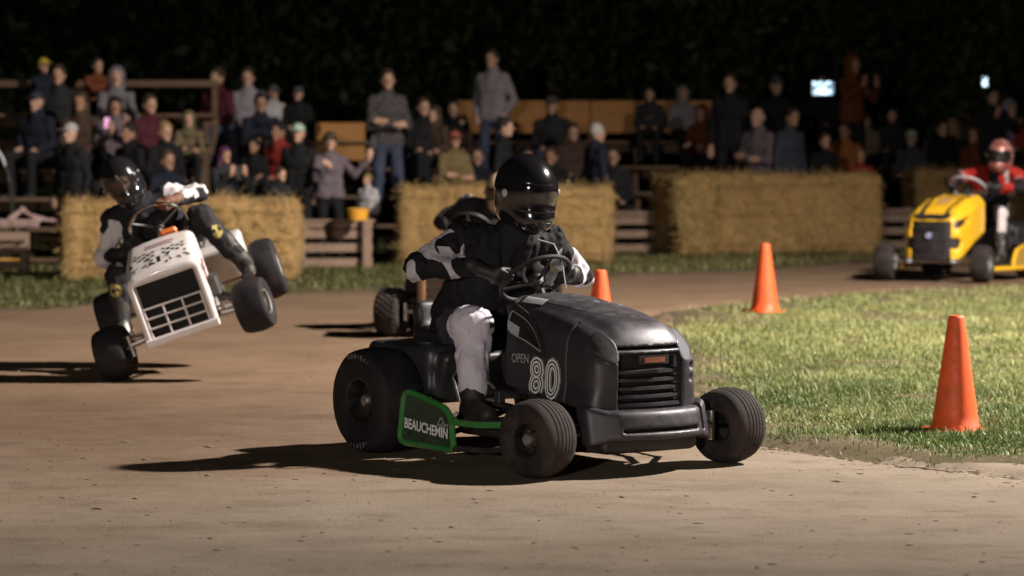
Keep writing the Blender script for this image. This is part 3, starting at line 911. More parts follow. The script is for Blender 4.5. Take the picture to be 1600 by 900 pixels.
def steering_wheel(parent, c, n, r, tube=.013, m=None, spokes=3, spin=90, smat=None):
    """rim, spokes and boss; n is the normal towards the driver"""
    e = part_empty('steering_wheel', parent, c)
    e.rotation_euler = Vector(n).to_track_quat('Z', 'Y').to_euler()
    m = m or M_seat
    MB().tube([(r * math.cos(a), r * math.sin(a), 0) for a in np.linspace(0, 2 * math.pi, 40, endpoint=False)], tube, 10, closed=True).build('rim', m, e)
    for i in range(spokes):
        a = R(spin + 360 / spokes * i)
        MB().tube([(.03 * math.cos(a), .03 * math.sin(a), -.02), (r * math.cos(a), r * math.sin(a), 0)], .008, 6).build('spoke', smat or M_steel, e)
    MB().lathe([(0, .004), (.036, .004), (.04, -.01), (.03, -.04), (0, -.04)], (0, 0, 0), 'z', 20).build('boss', M_black, e)
    return e

def chassis(t, fx, ft, fr, fw, rx, rt, rr_, rw, fmat, steer, body, fstyle='rib', rstyle='slick', frim=None, rrim=None, rails=True, rtm=None, ftm=None, frr=None, rrr=None):
    frim = frim or M_rim_b; rrim = rrim or M_rim_b
    for s in (-1, 1):
        wheel(t, (fx, s * ft, fr), fr, fw, frr or fr * .43, fstyle, ftm or M_tyre, frim, steer, 0)
        wheel(t, (rx, s * rt, rr_), rr_, rw, rrr or rr_ * .42, rstyle, rtm or M_rtyre, rrim)
        MB().tube([(rx - .28, s * .17, .27), (rx + .1, s * .17, .27), (0, s * .17, .235), (fx + .08, s * .16, .235)], .022, 8).build('frame_rail', body, t)
        k = ft - fw * .55
        MB().tube([(fx, s * k, fr - .06), (fx, s * k, fr + .075)], .018, 10).build('kingpin', M_steel, t)
        MB().tube([(fx, s * k, fr), (fx, s * (ft - .02), fr)], .012, 10).build('spindle', M_chrome, t)
        MB().tube([(fx, s * k, fr + .05), (fx - .10, s * (k - .03), fr + .05)], .009, 6).build('steering_arm', M_steel, t)
    k = ft - fw * .55
    MB().tube([(fx, -k, fr + .01), (fx, -.15, .20), (fx, .15, .20), (fx, k, fr + .01)], .020, 10).build('front_axle', M_steel, t)
    MB().tube([(fx - .10, -k + .03, fr + .05), (fx - .10, k - .03, fr + .05)], .008, 8).build('tie_rod', M_steel, t)
    MB().tube([(rx, -rt + .02, rr_), (rx, rt - .02, rr_)], .018, 12).build('rear_axle', M_steel, t)
    eg = MB(); eg.box((fx - .30, 0, .36), (.36, .26, .22), .03)
    eg.lathe([(0, 0), (.11, 0), (.12, .03), (.10, .07), (.05, .09), (0, .09)], (fx - .30, 0, .47), 'z', 24)
    for i in range(5): eg.box((fx - .1, -.04 + .025 * i, .36), (.10, .008, .16))
    eg.build('engine', M_engine, t)
    MB().tube([(fx - .12, -.13, .34), (fx - .02, -.16, .30), (fx + .03, -.16, .22)], .022, 10).build('exhaust', M_steel, t)
    MB().box((-.05, 0, .215), (.62, .34, .012), .004).build('floor_pan', body, t)

def seat(t, x, z, m=M_seat):
    me = sdf_mesh('seat', [rbox((x, 0, z), (.20, .21, .05), .04), rbox((x - .19, 0, z + .08), (.04, .19, .10), .035, rotm(0, -12, 0)), ell((x + .02, 0, z + .05), (.15, .13, .025), op='sub')], .014, .04, relax=2)
    return obj('seat', me, m, t)

def fender_mesh(x0, x1, hw, z0, z1, rx, rr_, rw):
    return sdf_mesh('fender', [rbox(((x0 + x1) / 2, 0, (z0 + z1) / 2), ((x1 - x0) / 2, hw, (z1 - z0) / 2), .05),
            rbox((x1 - .02, 0, (z0 + z1) / 2 - .09), (.05, hw - .02, (z1 - z0) / 2 + .06), .03, rotm(0, 18, 0)),
            rbox(((x0 + x1) / 2 + .07, 0, z1 + .01), (.21, .22, .05), .03, op='sub', k=.03),
            rbox(((x0 + x1) / 2 - .04, 0, z0 - .05), ((x1 - x0) / 2 - .0, hw - .025, (z1 - z0) / 2), .03, op='sub', k=.01)], .012, .03, relax=1)

def bvh_of(me):
    bm = bmesh.new(); bm.from_mesh(me); b = BVHTree.FromBMesh(bm); bm.free(); return b
def drape(me, bvh, frm, dirn, off):
    """lay mesh vertices (u, v, height) on a surface: frm(u, v) gives the ray origin"""
    d = Vector(dirn).normalized()
    for v in me.vertices:
        o = Vector(frm(v.co.x, v.co.y))
        hit = bvh.ray_cast(o, d)
        h = v.co.z
        q = hit[0]
        if q is None or (last := (q - o).length) > 1.05: q = bvh.find_nearest(o + d * .5)[0]
        v.co = q - d * (off + h)
    me.update(); return me
def ring_mesh(name, outer, inner, hgt=.006):
    n = len(outer); vs = []
    for q in (outer, outer, inner, inner): vs += list(q)
    zz = [-.004] * n + [hgt] * n + [hgt] * n + [-.004] * n
    fs = []
    for a in range(3):
        for i in range(n):
            j = (i + 1) % n
            fs.append((a * n + i, a * n + j, (a + 1) * n + j, (a + 1) * n + i))
    me = bpy.data.meshes.new(name); me.from_pydata([(p[0], p[1], z) for p, z in zip(vs, zz)], [], fs); me.update(); return me
def patch_mesh(name, poly, n=8):
    """filled polygon cut into a fine grid of triangles so that it can follow a curved surface"""
    bm = bmesh.new(); vs = [bm.verts.new((p[0], p[1], 0)) for p in poly]; f = bm.faces.new(vs)
    bmesh.ops.triangulate(bm, faces=[f])
    for _ in range(2): bmesh.ops.subdivide_edges(bm, edges=bm.edges[:], cuts=2, use_grid_fill=True)
    me = bpy.data.meshes.new(name); bm.to_mesh(me); bm.free(); return me
def curve_pts(ctrl, n=8):
    """closed Catmull-Rom outline"""
    out = []; m = len(ctrl); P = [np.array(c, float) for c in ctrl]
    for i in range(m):
        a, b, c, d = P[i - 1], P[i], P[(i + 1) % m], P[(i + 2) % m]
        for t in np.linspace(0, 1, n, endpoint=False):
            out.append(tuple(.5 * ((2 * b) + (c - a) * t + (2 * a - 5 * b + 4 * c - d) * t * t + (3 * b - a - 3 * c + d) * t ** 3)))
    return out
def shrink(poly, d):
    c = np.mean(poly, axis=0); out = []
    n = len(poly)
    for i in range(n):
        a, b = np.array(poly[i - 1]), np.array(poly[(i + 1) % n]); e = b - a; e /= np.linalg.norm(e) + 1e-9
        nn = np.array([-e[1], e[0]])
        if nn @ (c - np.array(poly[i])) < 0: nn = -nn
        out.append(tuple(np.array(poly[i]) + nn * d))
    return out

# ------------------------------------------------------------------ BLACK MOWER, number 80
YAW = -54.8
MB_LOC = (.167, 13.9, 0.0)
M_sat = mat('satin_black_paint', (.038, .034, .042), .40, .35, var=.2, scale=5, dust=(.11, .092, .098), dust_amt=.35, dust_scale=7, bump=.0003, bscale=200)
M_green = mat('green_paint', (.025, .20, .035), .35, var=.2, coat=.3, dust=DUST, dust_amt=.35)
M_gpanel = mat('dark_green_panel', (.022, .045, .024), .45, var=.25, dust=(.09, .085, .06), dust_amt=.35)
M_white = mat('white_vinyl', (.78, .77, .75), .5, var=.05)
M_decalb = mat('black_vinyl_film', (.01, .01, .011), .4)
M_grey = mat('grey_vinyl', (.40, .40, .43), .5)
M_lens2 = mat('headlight_lens', (.22, .22, .25), .08, var=.1, coat=1.0)
M_emb = mat('orange_emblem', (.20, .065, .03), .5, var=.3)
mow = thing('racing_mower', 'black racing mower with number 80 cornering in the foreground', 'mower', MB_LOC, R(YAW), 'racing lawn mowers')
chassis(mow, .68, .545, .178, .185, -.65, .535, .255, .25, None, 10, M_bframe)

HX = np.array([0, .2, .4, .57, .69, .77, .83]); HT = np.array([.785, .775, .748, .718, .684, .650, .610]); HW = np.array([.252, .266, .280, .290, .296, .296, .288])
def hood_f(p):
    x, y, z = p[..., 0], p[..., 1], p[..., 2]
    top = np.interp(x, HX, HT) - .55 * y * y - .018 * sstep(.135, .20, np.abs(y))
    hw = np.interp(x, HX, HW) - .10 * np.maximum(z - .52, 0) + .015 * sstep(.42, .3, z)
    a = np.abs(y) - hw; b = z - top
    xf = .832 - .80 * y * y - .50 * np.maximum(z - .50, 0) - .05 * np.maximum(.45 - z, 0)
    c = (x - xf) * .95
    f = -smin(-a, -b, .085); f = -smin(-f, -c, .055)
    f = np.maximum(f, .015 - x); f = -smin(-f, -((.36 - .10 * x) - z), .02)
    return f
HLO, HHI = (-.0, -.33, .22), (.87, .33, .82)
groove = lambda c, half, rt=None: rbox(c, half, .002, rt, k=.004, op='sub')
prims = [fieldp(hood_f, HLO, HHI), rbox((.83, 0, .415), (.085, .182, .125), .02, k=.012, op='sub'), groove((.79, 0, .566), (.08, .23, .006)),
         groove((.545, -.29, .5), (.0045, .08, .30)), groove((.545, .29, .5), (.0045, .08, .30)),
         rbox((.795, .262, .475), (.035, .03, .016), .01, k=.01, op='sub'), rbox((.805, .262, .42), (.035, .03, .014), .008, k=.01, op='sub'),
         rbox((.30, 0, .30), (.30, .235, .30), .02, k=.01, op='sub')]
me = sdf_mesh('hood', prims, .0065, .03, relax=2)
hood = obj('hood', me, M_sat, mow)
hb = bvh_of(me)
# darker inset panel on the hood top and its worn patches
tp = curve_pts([(.03, -.15), (.03, 0), (.03, .15), (.30, .155), (.56, .12), (.655, .0), (.56, -.12), (.30, -.155)], 6)
drape(me2 := patch_mesh('top_panel', tp), hb, lambda u, v: (u, v, 1.2), (0, 0, -1), .0015)
obj('top_panel', me2, mat('hood_top_matt', (.016, .014, .019), .5, var=.3, dust=(.075, .062, .072), dust_amt=.5, dust_scale=14), mow)
for i in range(9):
    u, v = random.uniform(.1, .42), random.uniform(-.03, .14); q = random.uniform(.004, .018)
    pl = [(u + q * random.uniform(.6, 1.6) * math.cos(a), v + q * .4 * math.sin(a)) for a in np.linspace(0, 6.28, 7)[:-1]]
    drape(m2 := patch_mesh('paint_chip', pl), hb, lambda a, b: (a, b, 1.2), (0, 0, -1), .003); obj('paint_chip', m2, M_grey, mow)
# side windows
wo = curve_pts([(.015, .725), (.10, .722), (.22, .685), (.31, .62), (.365, .535), (.345, .505), (.20, .545), (.015, .60)], 6)
wi = shrink(wo, .026); wg = shrink(wo, .034)
for s in (-1, 1):
    fr = lambda u, v, s=s: (u, s * .6, v)
    m1 = drape(ring_mesh('vent_frame', wo, wi, .007), hb, fr, (0, -s, 0), .001); fo = obj('vent_frame', m1, M_black, mow)
    m1 = drape(patch_mesh('vent_panel', wi), hb, fr, (0, -s, 0), .0012); obj('vent_panel', m1, M_void, fo)
    m1 = drape(ring_mesh('vent_trim', wi, shrink(wi, .004), .004), hb, fr, (0, -s, 0), .002); obj('vent_trim', m1, M_grey, fo)
    pl = [(.02, .665), (.13, .635), (.125, .585), (.02, .615)]
    m1 = drape(patch_mesh('vent_sticker', pl), hb, fr, (0, -s, 0), .003); obj('vent_sticker', m1, M_grey, fo)
def side_text(body, size, u0, v0, m, off, shear=0., bold=0., rot=0., spacing=1.0, name='lettering', par=mow, bvh=hb, y0=-.6, sx=1.0):
    me = text_mesh(name, body, size, shear, .0, 'CENTER', spacing, bold)
    c, s = math.cos(R(rot)), math.sin(R(rot))
    for v in me.vertices:
        u, w = v.co.x * sx, v.co.y; v.co = (u0 + u * c - w * s, v0 + u * s + w * c, 0)
    drape(me, bvh, lambda u, v: (u, y0, v), (0, 1 if y0 < 0 else -1, 0), off)
    return obj(name, me, m, par)
for u0, ch in ((.300, '8'), (.435, '0')):
    for j, (m_, bo) in enumerate(((M_grey, .0180), (M_decalb, .0158), (M_white, .0120), (M_decalb, .0020), (M_white, -.0055))):
        side_text(ch, .235, u0, .405, m_, .0012 + .0012 * j, 0, bo, name='race_number')
side_text('OPEN', .060, .150, .490, M_grey, .0015, 0, .0, rot=2, name='class_lettering')
pl = [(.05, -.185), (.215, -.185), (.215, -.145), (.05, -.145)]
drape(m2 := patch_mesh('hood_sticker', pl), hb, lambda a, b: (a, b, 1.2), (0, .0, -1), .004); hsk = obj('hood_sticker', m2, M_grey, mow)
# headlights, grille, emblem, bumper
for s in (-1, 1):
    V, Qd = sdf([fieldp(lambda p: hood_f(p) - .003, HLO, HHI), rbox((.765, s * .245, .588), (.095, .066, .052), .03, rotm(s * 18, 26, s * -18), op='int', k=.006), fieldp(lambda p: hood_f(p) + .012, HLO, HHI, op='sub', k=.004)], .005, .01, relax=1)
    obj('headlight', mesh_np('headlight', V, Qd), M_lens2 if s > 0 else M_black, mow)
    rg_ = MB().box((0, 0, 0), (.02, .05, .03), .005)
def front_strip(name, y0, y1, z, hgt, dep, x0, m, curve=1.15, tilt=0, par=mow, n=12):
    """bar that follows the curved front"""
    mb = MB(); ys = np.linspace(y0, y1, n); vs = []; fs = []
    for y in ys:
        x = x0 - curve * .7 * y * y
        vs += [(x, y, z + hgt / 2), (x, y, z - hgt / 2), (x - dep, y, z - hgt / 2 + tilt), (x - dep, y, z + hgt / 2 + tilt)]
    for i in range(n - 1):
        for k in range(4):
            fs.append((i * 4 + k, i * 4 + (k + 1) % 4, i * 4 + 4 + (k + 1) % 4, i * 4 + 4 + k))
    fs += [(0, 1, 2, 3), ((n - 1) * 4 + 3, (n - 1) * 4 + 2, (n - 1) * 4 + 1, (n - 1) * 4)]
    mb.add(vs, fs); return mb.build(name, m, par)
gback = front_strip('grille_backing', -.180, .180, .415, .245, .01, .765, M_void)
for i in range(5):
    front_strip('grille_slat', -.177, .177, .312 + .037 * i, .014, .045, .813 - .003 * i, M_sat, tilt=.008)
eb = front_strip('emblem_plate', -.085, .085, .515, .040, .012, .827, M_black)
front_strip('emblem_badge', -.058, .058, .515, .024, .006, .8305, M_emb, par=eb)
bumper_prims = []
def bump_f(p):
    x, y, z = p[..., 0], p[..., 1], p[..., 2]
    xc = .852 - .75 * y * y - .30 * np.maximum(np.abs(y) - .22, 0)
    zc = .228 - .0 * y
    a = np.abs(x - xc + .25 * (z - .272)) - .042; b = np.abs(z - zc) - (.068 + .30 * np.maximum(np.abs(y) - .25, 0)); c = np.abs(y) - .345
    f = -smin(-a, -b, .03); return -smin(-f, -c, .02)
me = sdf_mesh('bumper', [fieldp(bump_f, (.55, -.37, .12), (.91, .37, .38)), rbox((.89, 0, .205), (.05, .21, .007), .006, op='sub', k=.010), rbox((.80, .27, .31), (.2, .012, .12), .004, op='sub', k=.006)], .008, .02, relax=1)
obj('bumper', me, M_sat, mow)
b = MB(); b.box((.70, 0, .20), (.20, .42, .02), .004); b.box((.60, -.20, .235), (.28, .025, .09), .004); b.box((.60, .20, .235), (.28, .025, .09), .004); b.box((.79, 0, .185), (.02, .30, .05), .005); b.tube([(.78, .10, .17), (.80, .12, .13), (.76, .13, .12)], .010, 6)
b.build('front_frame', M_bframe, mow)
V, Qd = sdf([rbox((.58, 0, .150), (.23, .27, .055), .03), rbox((.10, 0, .150), (.34, .36, .035), .03)], .013, .03)
obj('belly_guard', mesh_np('belly_guard', V, Qd), M_bframe, mow)
# dash, steering, fender, seat
V, Qd = sdf([rbox((-.01, 0, .66), (.045, .20, .10), .04, rotm(0, -20, 0)), rbox((-.04, 0, .55), (.045, .14, .22), .04)], .012, .03)
obj('dash', mesh_np('dash', V, Qd), mat('matt_black_dash', (.010, .010, .011), .7), mow)
SW_C = (-.125, .02, .845); SW_N = (-.62, .0, .78)
MB().tube([(-.0, .01, .60), (-.06, .015, .76), (-.115, .02, .85)], .020, 10).build('steering_column', M_bframe, mow)
steering_wheel(mow, SW_C, SW_N, .175, .0115, mat('matt_black_dash', (.010, .010, .011), .7), smat=M_bframe)
MB().tube([(.0, .11, .80), (-.02, .10, .93), (-.05, .075, 1.01), (-.12, .03, 1.03)], .0035, 6).build('kill_switch_cord', M_grey, mow)
V, Qd = sdf([rbox((-.66, 0, .47), (.29, .415, .055), .04), rbox((-.37, 0, .37), (.035, .38, .13), .03, rotm(0, 22, 0)), rbox((-.64, .40, .40), (.25, .02, .10), .02), rbox((-.64, -.40, .40), (.25, .02, .10), .02), rbox((-.62, 0, .535), (.20, .23, .05), .04, op='sub', k=.03)], .011, .035, relax=2)
obj('fender', mesh_np('fender', V, Qd), mat('fender_black', (.020, .019, .024), .33, var=.25, dust=(.085, .075, .085), dust_amt=.4, dust_scale=6), mow)
seat(mow, -.66, .535)
# green running boards with name panels
for s in (-1, 1):
    y = s * .58
    pan = curve_pts([(-.372, .085), (-.372, .18), (-.350, .292), (-.31, .318), (-.245, .312), (-.10, .285), (.0, .262), (.045, .215), (.058, .15), (.06, .085), (.0, .075), (-.2, .078)], 4)
    g = part_empty('side_guard', mow)
    MB().tube([(u, y, v) for u, v in pan], .015, 8, closed=True).build('guard_tube', M_green, g)
    MB().prism(shrink(pan, .004), lambda u, v, w: (u, y + w, v), .006).build('guard_panel', M_gpanel, g, smooth=False)
    MB().tube([(.045, y, .205), (.25, y + s * -.015, .205), (.48, s * .44, .215), (.60, s * .2, .22)], .016, 8).build('running_bar', M_green, g)
    MB().tube([(.05, y, .085), (.30, y - s * .03, .09), (.50, s * .40, .12)], .014, 8).build('lower_bar', M_bframe, g)
    for u in (-.3, -.06): MB().tube([(u, y, .12), (u, s * .18, .235)], .014, 8).build('bracket', M_bframe, g)
    for u, v in ((-.24, .25), (-.33, .12), (.0, .20), (-.08, .10)): MB().lathe([(0, -.004), (.006, -.003), (.007, .0), (.0, .0)], (u, y - .006 if s < 0 else y + .012, v), 'y', 8).build('rivet', M_steel, g)
    if s < 0:
        me = text_mesh('name_lettering', 'BEAUCHEMIN', .066, 0, 0, 'CENTER', .98, .0018)
        Mx = Matrix.Translation((-.155, y - .007, .158)) @ Matrix.Rotation(R(4), 4, 'Y') @ Matrix(((.92, 0, 0, 0), (0, 0, -1, 0), (0, 1, 0, 0), (0, 0, 0, 1)))
        obj('name_lettering', xform(me, Mx), M_white, g)
        me = text_mesh('script_lettering', 'Dan', .062, .35, 0, 'CENTER', .9, 0)
        Mx = Matrix.Translation((-.015, y - .0072, .192)) @ Matrix.Rotation(R(14), 4, 'Y') @ Matrix(((.9, 0, 0, 0), (0, 0, -1, 0), (0, 1, 0, 0), (0, 0, 0, 1)))
        obj('script_lettering', xform(me, Mx), M_grey, g)
MB().tube([(-.30, -.30, .26), (-.31, -.33, .38), (-.24, -.34, .43), (-.12, -.32, .42), (-.03, -.28, .34)], .007, 8).build('brake_hose', M_steel, mow)
b = MB(); b.box((-.12, -.28, .33), (.10, .05, .05), .008); b.tube([(-.16, -.28, .36), (-.10, -.30, .40)], .010, 6); b.box((-.02, -.26, .30), (.04, .04, .06), .005); b.build('linkage', M_engine, mow)
# worn tyre lettering on the rear sidewalls
for s in (-1, 1):
    mb = MB()
    for a0, n in ((62, 7), (258, 6)):
        for i in range(n):
            a = R(a0 + i * 7.5); q = .215
            mb.box((-.65 + q * math.cos(a), s * .661, .255 + q * math.sin(a)), (.003 + .012 * random.random() ** 2, .003, .012 + .022 * random.random()), 0, rotm(0, 90 - math.degrees(a), 0) @ rotm(0, random.uniform(-30, 30), 0))
    mb.build('worn_lettering', mat('worn_white_letter', (.10, .095, .098), .8, var=.5, scale=60), mow)

# ------------------------------------------------------------------ WHITE MOWER tipping onto two wheels
def tilt_mtx(o, yaw, roll, pitch):
    a, r_, p = R(yaw), R(roll), R(pitch)
    f = Vector((math.cos(a), math.sin(a), 0)); l = Vector((-math.sin(a), math.cos(a), 0)); u = Vector((0, 0, 1))
    l2 = l * math.cos(r_) + u * math.sin(r_); u2 = u * math.cos(r_) - l * math.sin(r_)
    f2 = f * math.cos(p) - u2 * math.sin(p); u3 = u2 * math.cos(p) + f * math.sin(p)
    return Matrix(((f2.x, l2.x, u3.x, o[0]), (f2.y, l2.y, u3.y, o[1]), (f2.z, l2.z, u3.z, o[2]), (0, 0, 0, 1)))
W_MTX = tilt_mtx((-2.034, 19.012, .222), -88.1, 19.0, 5.8)
M_wp = mat('white_paint', (.72, .66, .65), .35, var=.06, coat=.2, dust=(.38, .29, .22), dust_amt=.4, dust_scale=9)
wm = thing('racing_mower', 'white racing mower tipping up on two wheels at left', 'mower', mtx=W_MTX, group='racing lawn mowers')
chassis(wm, .62, .46, .172, .20, -.60, .54, .205, .18, None, -10, M_bframe, fstyle='slick', frim=M_steel, rrim=M_rim_w, ftm=M_rtyre)
def whood_f(p):
    x, y, z = p[..., 0], p[..., 1], p[..., 2]
    top = np.interp(x, [.2, .5, .78], [.725, .68, .605]) - .35 * y * y
    hw = np.interp(x, [.2, .78], [.225, .238])
    a = np.abs(y) - hw; b = z - top; c = x - .785
    f = -smin(-a, -b, .06); f = -smin(-f, -c, .025); f = np.maximum(f, .2 - x); return np.maximum(f, .165 - z)
me = sdf_mesh('hood', [fieldp(whood_f, (.18, -.26, .15), (.82, .26, .75)), rbox((.80, 0, .36), (.06, .197, .178), .012, op='sub', k=.008), rbox((.40, 0, .30), (.34, .19, .27), .02, op='sub', k=.01)], .0075, .02, relax=1)
whood = obj('hood', me, M_wp, wm); wb = bvh_of(me)
MB().box((.70, 0, .36), (.012, .39, .35)).build('grille_mesh', M_void, wm)
gf = part_empty('grille', wm)
for y in (-.186, -.062, .062, .186): MB().box((.772, y, .289), (.014, .013, .200), .003).build('grille_bar', M_wp, gf)
for z in (.195, .258, .321, .384): MB().box((.7735, 0, z), (.012, .385, .012), .003).build('grille_bar', M_wp, gf)
MB().box((.80, 0, .175), (.03, .48, .05), .008).build('bumper', M_wp, wm)
# painted flags on the hood top, small dark flecks
flk = []
for sgn in (-1, 1):
    for r_ in range(4):
        for c_ in range(5):
            if (r_ + c_) % 2: continue
            u = .50 + .030 * r_ - .010 * c_; v = sgn * (.035 + .030 * c_)
            flk.append((u, v, .014, .011))
    for i in range(14): flk.append((.64 + random.uniform(-.05, .08), sgn * random.uniform(.03, .19), random.uniform(.006, .02), random.uniform(.004, .012)))
flk += [(.64, .0, .045, .012), (.34, -.04, .012, .05), (.34, .05, .012, .05), (.39, 0, .008, .09)]
for u, v, a, c in flk:
    j = .004
    pl = [(u - a + random.uniform(-j, j), v - c), (u + a, v - c + random.uniform(-j, j)), (u + a + random.uniform(-j, j), v + c), (u - a, v + c + random.uniform(-j, j))]
    drape(m2 := patch_mesh('flag_fleck', pl), wb, lambda q, w: (q, w, 1.), (0, 0, -1), .002); obj('flag_fleck', m2, M_decalb if u > .36 else mat('red_vinyl', (.35, .05, .04), .5), wm)
M_redv = mat('dark_red_vinyl', (.22, .03, .035), .5)
for ch, u, v, sz in (('V', .63, .45, .19), ('R', .50, .47, .19), ('h', .40, .50, .12)):
    me = text_mesh('side_lettering', ch, sz, .35, 0, 'CENTER', 1, .004)
    for q in me.vertices: q.co = (u - q.co.x, v + q.co.y, 0)
    drape(me, wb, lambda a, c: (a, .6, c), (0, -1, 0), .002); obj('side_lettering', me, M_redv, wm)
for u, v, a, c in ((.70, .52, .025, .028), (.60, .27, .02, .014), (.71, .33, .012, .018)):
    drape(m2 := patch_mesh('side_decal', [(u - a, v - c), (u + a, v - c * .6), (u + a * .7, v + c), (u - a, v + c * .8)]), wb, lambda q, w: (q, .6, w), (0, -1, 0), .002); obj('side_decal', m2, M_emb if v > .5 else M_decalb, wm)
V, Qd = sdf([rbox((-.60, 0, .46), (.27, .43, .04), .03), rbox((-.35, 0, .36), (.02, .40, .12), .015, rotm(0, 20, 0)), rbox((-.60, .425, .40), (.25, .012, .09), .01), rbox((-.60, -.425, .40), (.25, .012, .09), .01)], .012, .02)
obj('fender', mesh_np('fender', V, Qd), M_wp, wm)
for s in (-1, 1):
    MB().prism([(-.30, .10), (-.30, .22), (.05, .25), (.12, .17), (.08, .10)], lambda u, v, w: (u, s * (.40 + w), v), .012).build('side_panel', M_wp, wm, smooth=False)
    MB().tube([(.1, s * .40, .17), (.45, s * .26, .20)], .014, 8).build('running_bar', M_steel, wm)
seat(wm, -.60, .52)
WS_C = (-.02, .01, .775); WS_N = (-.80, 0, .60)
MB().tube([(.22, 0, .56), (.08, .005, .70), (-.01, .01, .765)], .018, 10).build('steering_column', M_steel, wm)
steering_wheel(wm, WS_C, WS_N, .185, .011, M_chrome, 3, 30)
MB().box((.14, .07, .73), (.05, .11, .045), .012, rotm(0, -30, 0)).build('fuel_bottle', mat('orange_plastic', (.75, .17, .03), .45), wm)
b = MB(); b.box((.50, .26, .36), (.20, .07, .13), .015); b.tube([(.42, .27, .30), (.55, .32, .27), (.60, .36, .22)], .02, 8); b.box((.36, .27, .28), (.10, .06, .10), .01); b.build('carburettor', M_engine, wm)

# ------------------------------------------------------------------ YELLOW MOWER
Y_LOC = (4.86, 31.95, .0); Y_YAW = -121
M_yp = mat('yellow_paint', (.86, .48, .014), .3, var=.06, coat=.5, dust=(.45, .26, .08), dust_amt=.2)
ym = thing('racing_mower', 'yellow racing mower with black grille at the right edge', 'mower', Y_LOC, R(Y_YAW), 'racing lawn mowers'); ym.scale = (1.1, 1.1, 1.1)
chassis(ym, .65, .50, .182, .18, -.62, .50, .24, .24, None, 8, M_bframe, frim=M_rim_s, rrim=M_rim_s)
def yhood_f(p):
    x, y, z = p[..., 0], p[..., 1], p[..., 2]
    ay = np.abs(y)
    top = np.interp(x, [.02, .3, .55, .72, .78], [.835, .80, .715, .62, .57]) - .35 * y * y + .012 * sstep(.12, .14, ay) - .03 * sstep(.2, .25, ay)
    hw = np.interp(x, [.02, .4, .8], [.275, .295, .285])
    bot = np.interp(x, [.02, .35, .6, .8], [.46, .36, .24, .19])
    a = ay - hw; b = z - top; c = x - (.775 - 1.0 * y * y - .12 * np.maximum(z - .45, 0))
    f = -smin(-a, -b, .06); f = -smin(-f, -c, .05); f = np.maximum(f, .02 - x); return -smin(-f, -(bot - z), .03)
YLO, YHI = (.0, -.30, .16), (.82, .30, .86)
me = sdf_mesh('hood', [fieldp(yhood_f, YLO, YHI), rbox((.80, 0, .37), (.12, .200, .215), .02, k=.015, op='sub'),
     rbox((.66, .30, .560), (.20, .075, .034), .02, rotm(0, 14, 0), k=.01, op='sub'), rbox((.66, -.30, .560), (.20, .075, .034), .02, rotm(0, 14, 0), k=.01, op='sub'),
     ell((.76, .27, .375), (.13, .10, .062), k=.02, op='sub'), ell((.76, -.27, .375), (.13, .10, .062), k=.02, op='sub'),
     rbox((.30, 0, .30), (.30, .235, .30), .02, k=.01, op='sub')], .009, .03, relax=1)
obj('hood', me, M_yp, ym); yb = bvh_of(me)
V, Qd = sdf([fieldp(lambda p: yhood_f(p) + .016, YLO, YHI), rbox((.66, 0, .40), (.14, .262, .24), .02, op='int', k=.01), rbox((.42, 0, .35), (.26, .22, .3), .02, op='sub', k=.01)], .011, .02)
obj('grille_shell', mesh_np('grille_shell', V, Qd), M_black, ym)
for z, hgt in ((.255, .075), (.345, .075), (.435, .080), (.53, .055)):
    front_strip('grille_slat', -.165, .165, z, hgt, .04, .765 - .06 * max(z - .4, 0), M_black, .8, par=ym)
e = part_empty('emblem', ym, (.770, 0, .450))
MB().lathe([(0, .012), (.030, .012), (.034, .008), (.034, 0), (0, 0)], (0, 0, 0), 'x', 20).build('emblem_disc', mat('emblem_blue', (.16, .17, .40), .4, var=.2), e)
MB().tube([(.013, .018 * math.cos(a), .018 * math.sin(a)) for a in np.linspace(.6, 5.7, 12)], .004, 6).build('emblem_mark', M_white, e)
# black hood trim: centre spine to the nose and a small plate
for s in (-1, 1):
    pl = [(.05, s * .135), (.36, s * .128), (.60, s * .105), (.70, s * .10), (.70, s * .16), (.58, s * .15), (.36, s * .165), (.05, s * .175)]
    drape(m2 := patch_mesh('hood_trim', pl), yb, lambda a, c: (a, c, 1.2), (0, 0, -1), .004); obj('hood_trim', m2, M_black, ym)
pl = [(.66, -.21), (.66, .21), (.755, .15), (.77, 0), (.755, -.15)]
drape(m2 := patch_mesh('nose_trim', pl), yb, lambda a, c: (a, c, 1.2), (0, 0, -1), .004); obj('nose_trim', m2, M_black, ym)
pl = [(.06, .13), (.14, .13), (.14, .19), (.06, .19)]
drape(m2 := patch_mesh('hood_plate', pl), yb, lambda a, c: (a, c, 1.2), (0, 0, -1), .009); obj('hood_plate', m2, M_grey, ym)
pl = [(.25, -.08), (.45, -.07), (.45, .05), (.25, .07)]
drape(m2 := patch_mesh('faded_decal', pl), yb, lambda a, c: (a, c, 1.2), (0, 0, -1), .003); obj('faded_decal', m2, mat('tan_decal', (.50, .28, .10), .6), ym)
for s in (-1, 1):
    V, Qd = sdf([ell((.715, s * .225, .20), (.05, .035, .028))], .008, .01)
    obj('fog_lamp', mesh_np('fog_lamp', V, Qd), M_lens2, ym)
V, Qd = sdf([rbox((-.64, 0, .50), (.30, .42, .05), .04), rbox((-.34, 0, .40), (.03, .40, .12), .02, rotm(0, 20, 0)), rbox((-.62, .44, .42), (.27, .03, .10), .03), rbox((-.62, -.44, .42), (.27, .03, .10), .03)], .014, .03)
obj('fender', mesh_np('fender', V, Qd), M_black, ym)
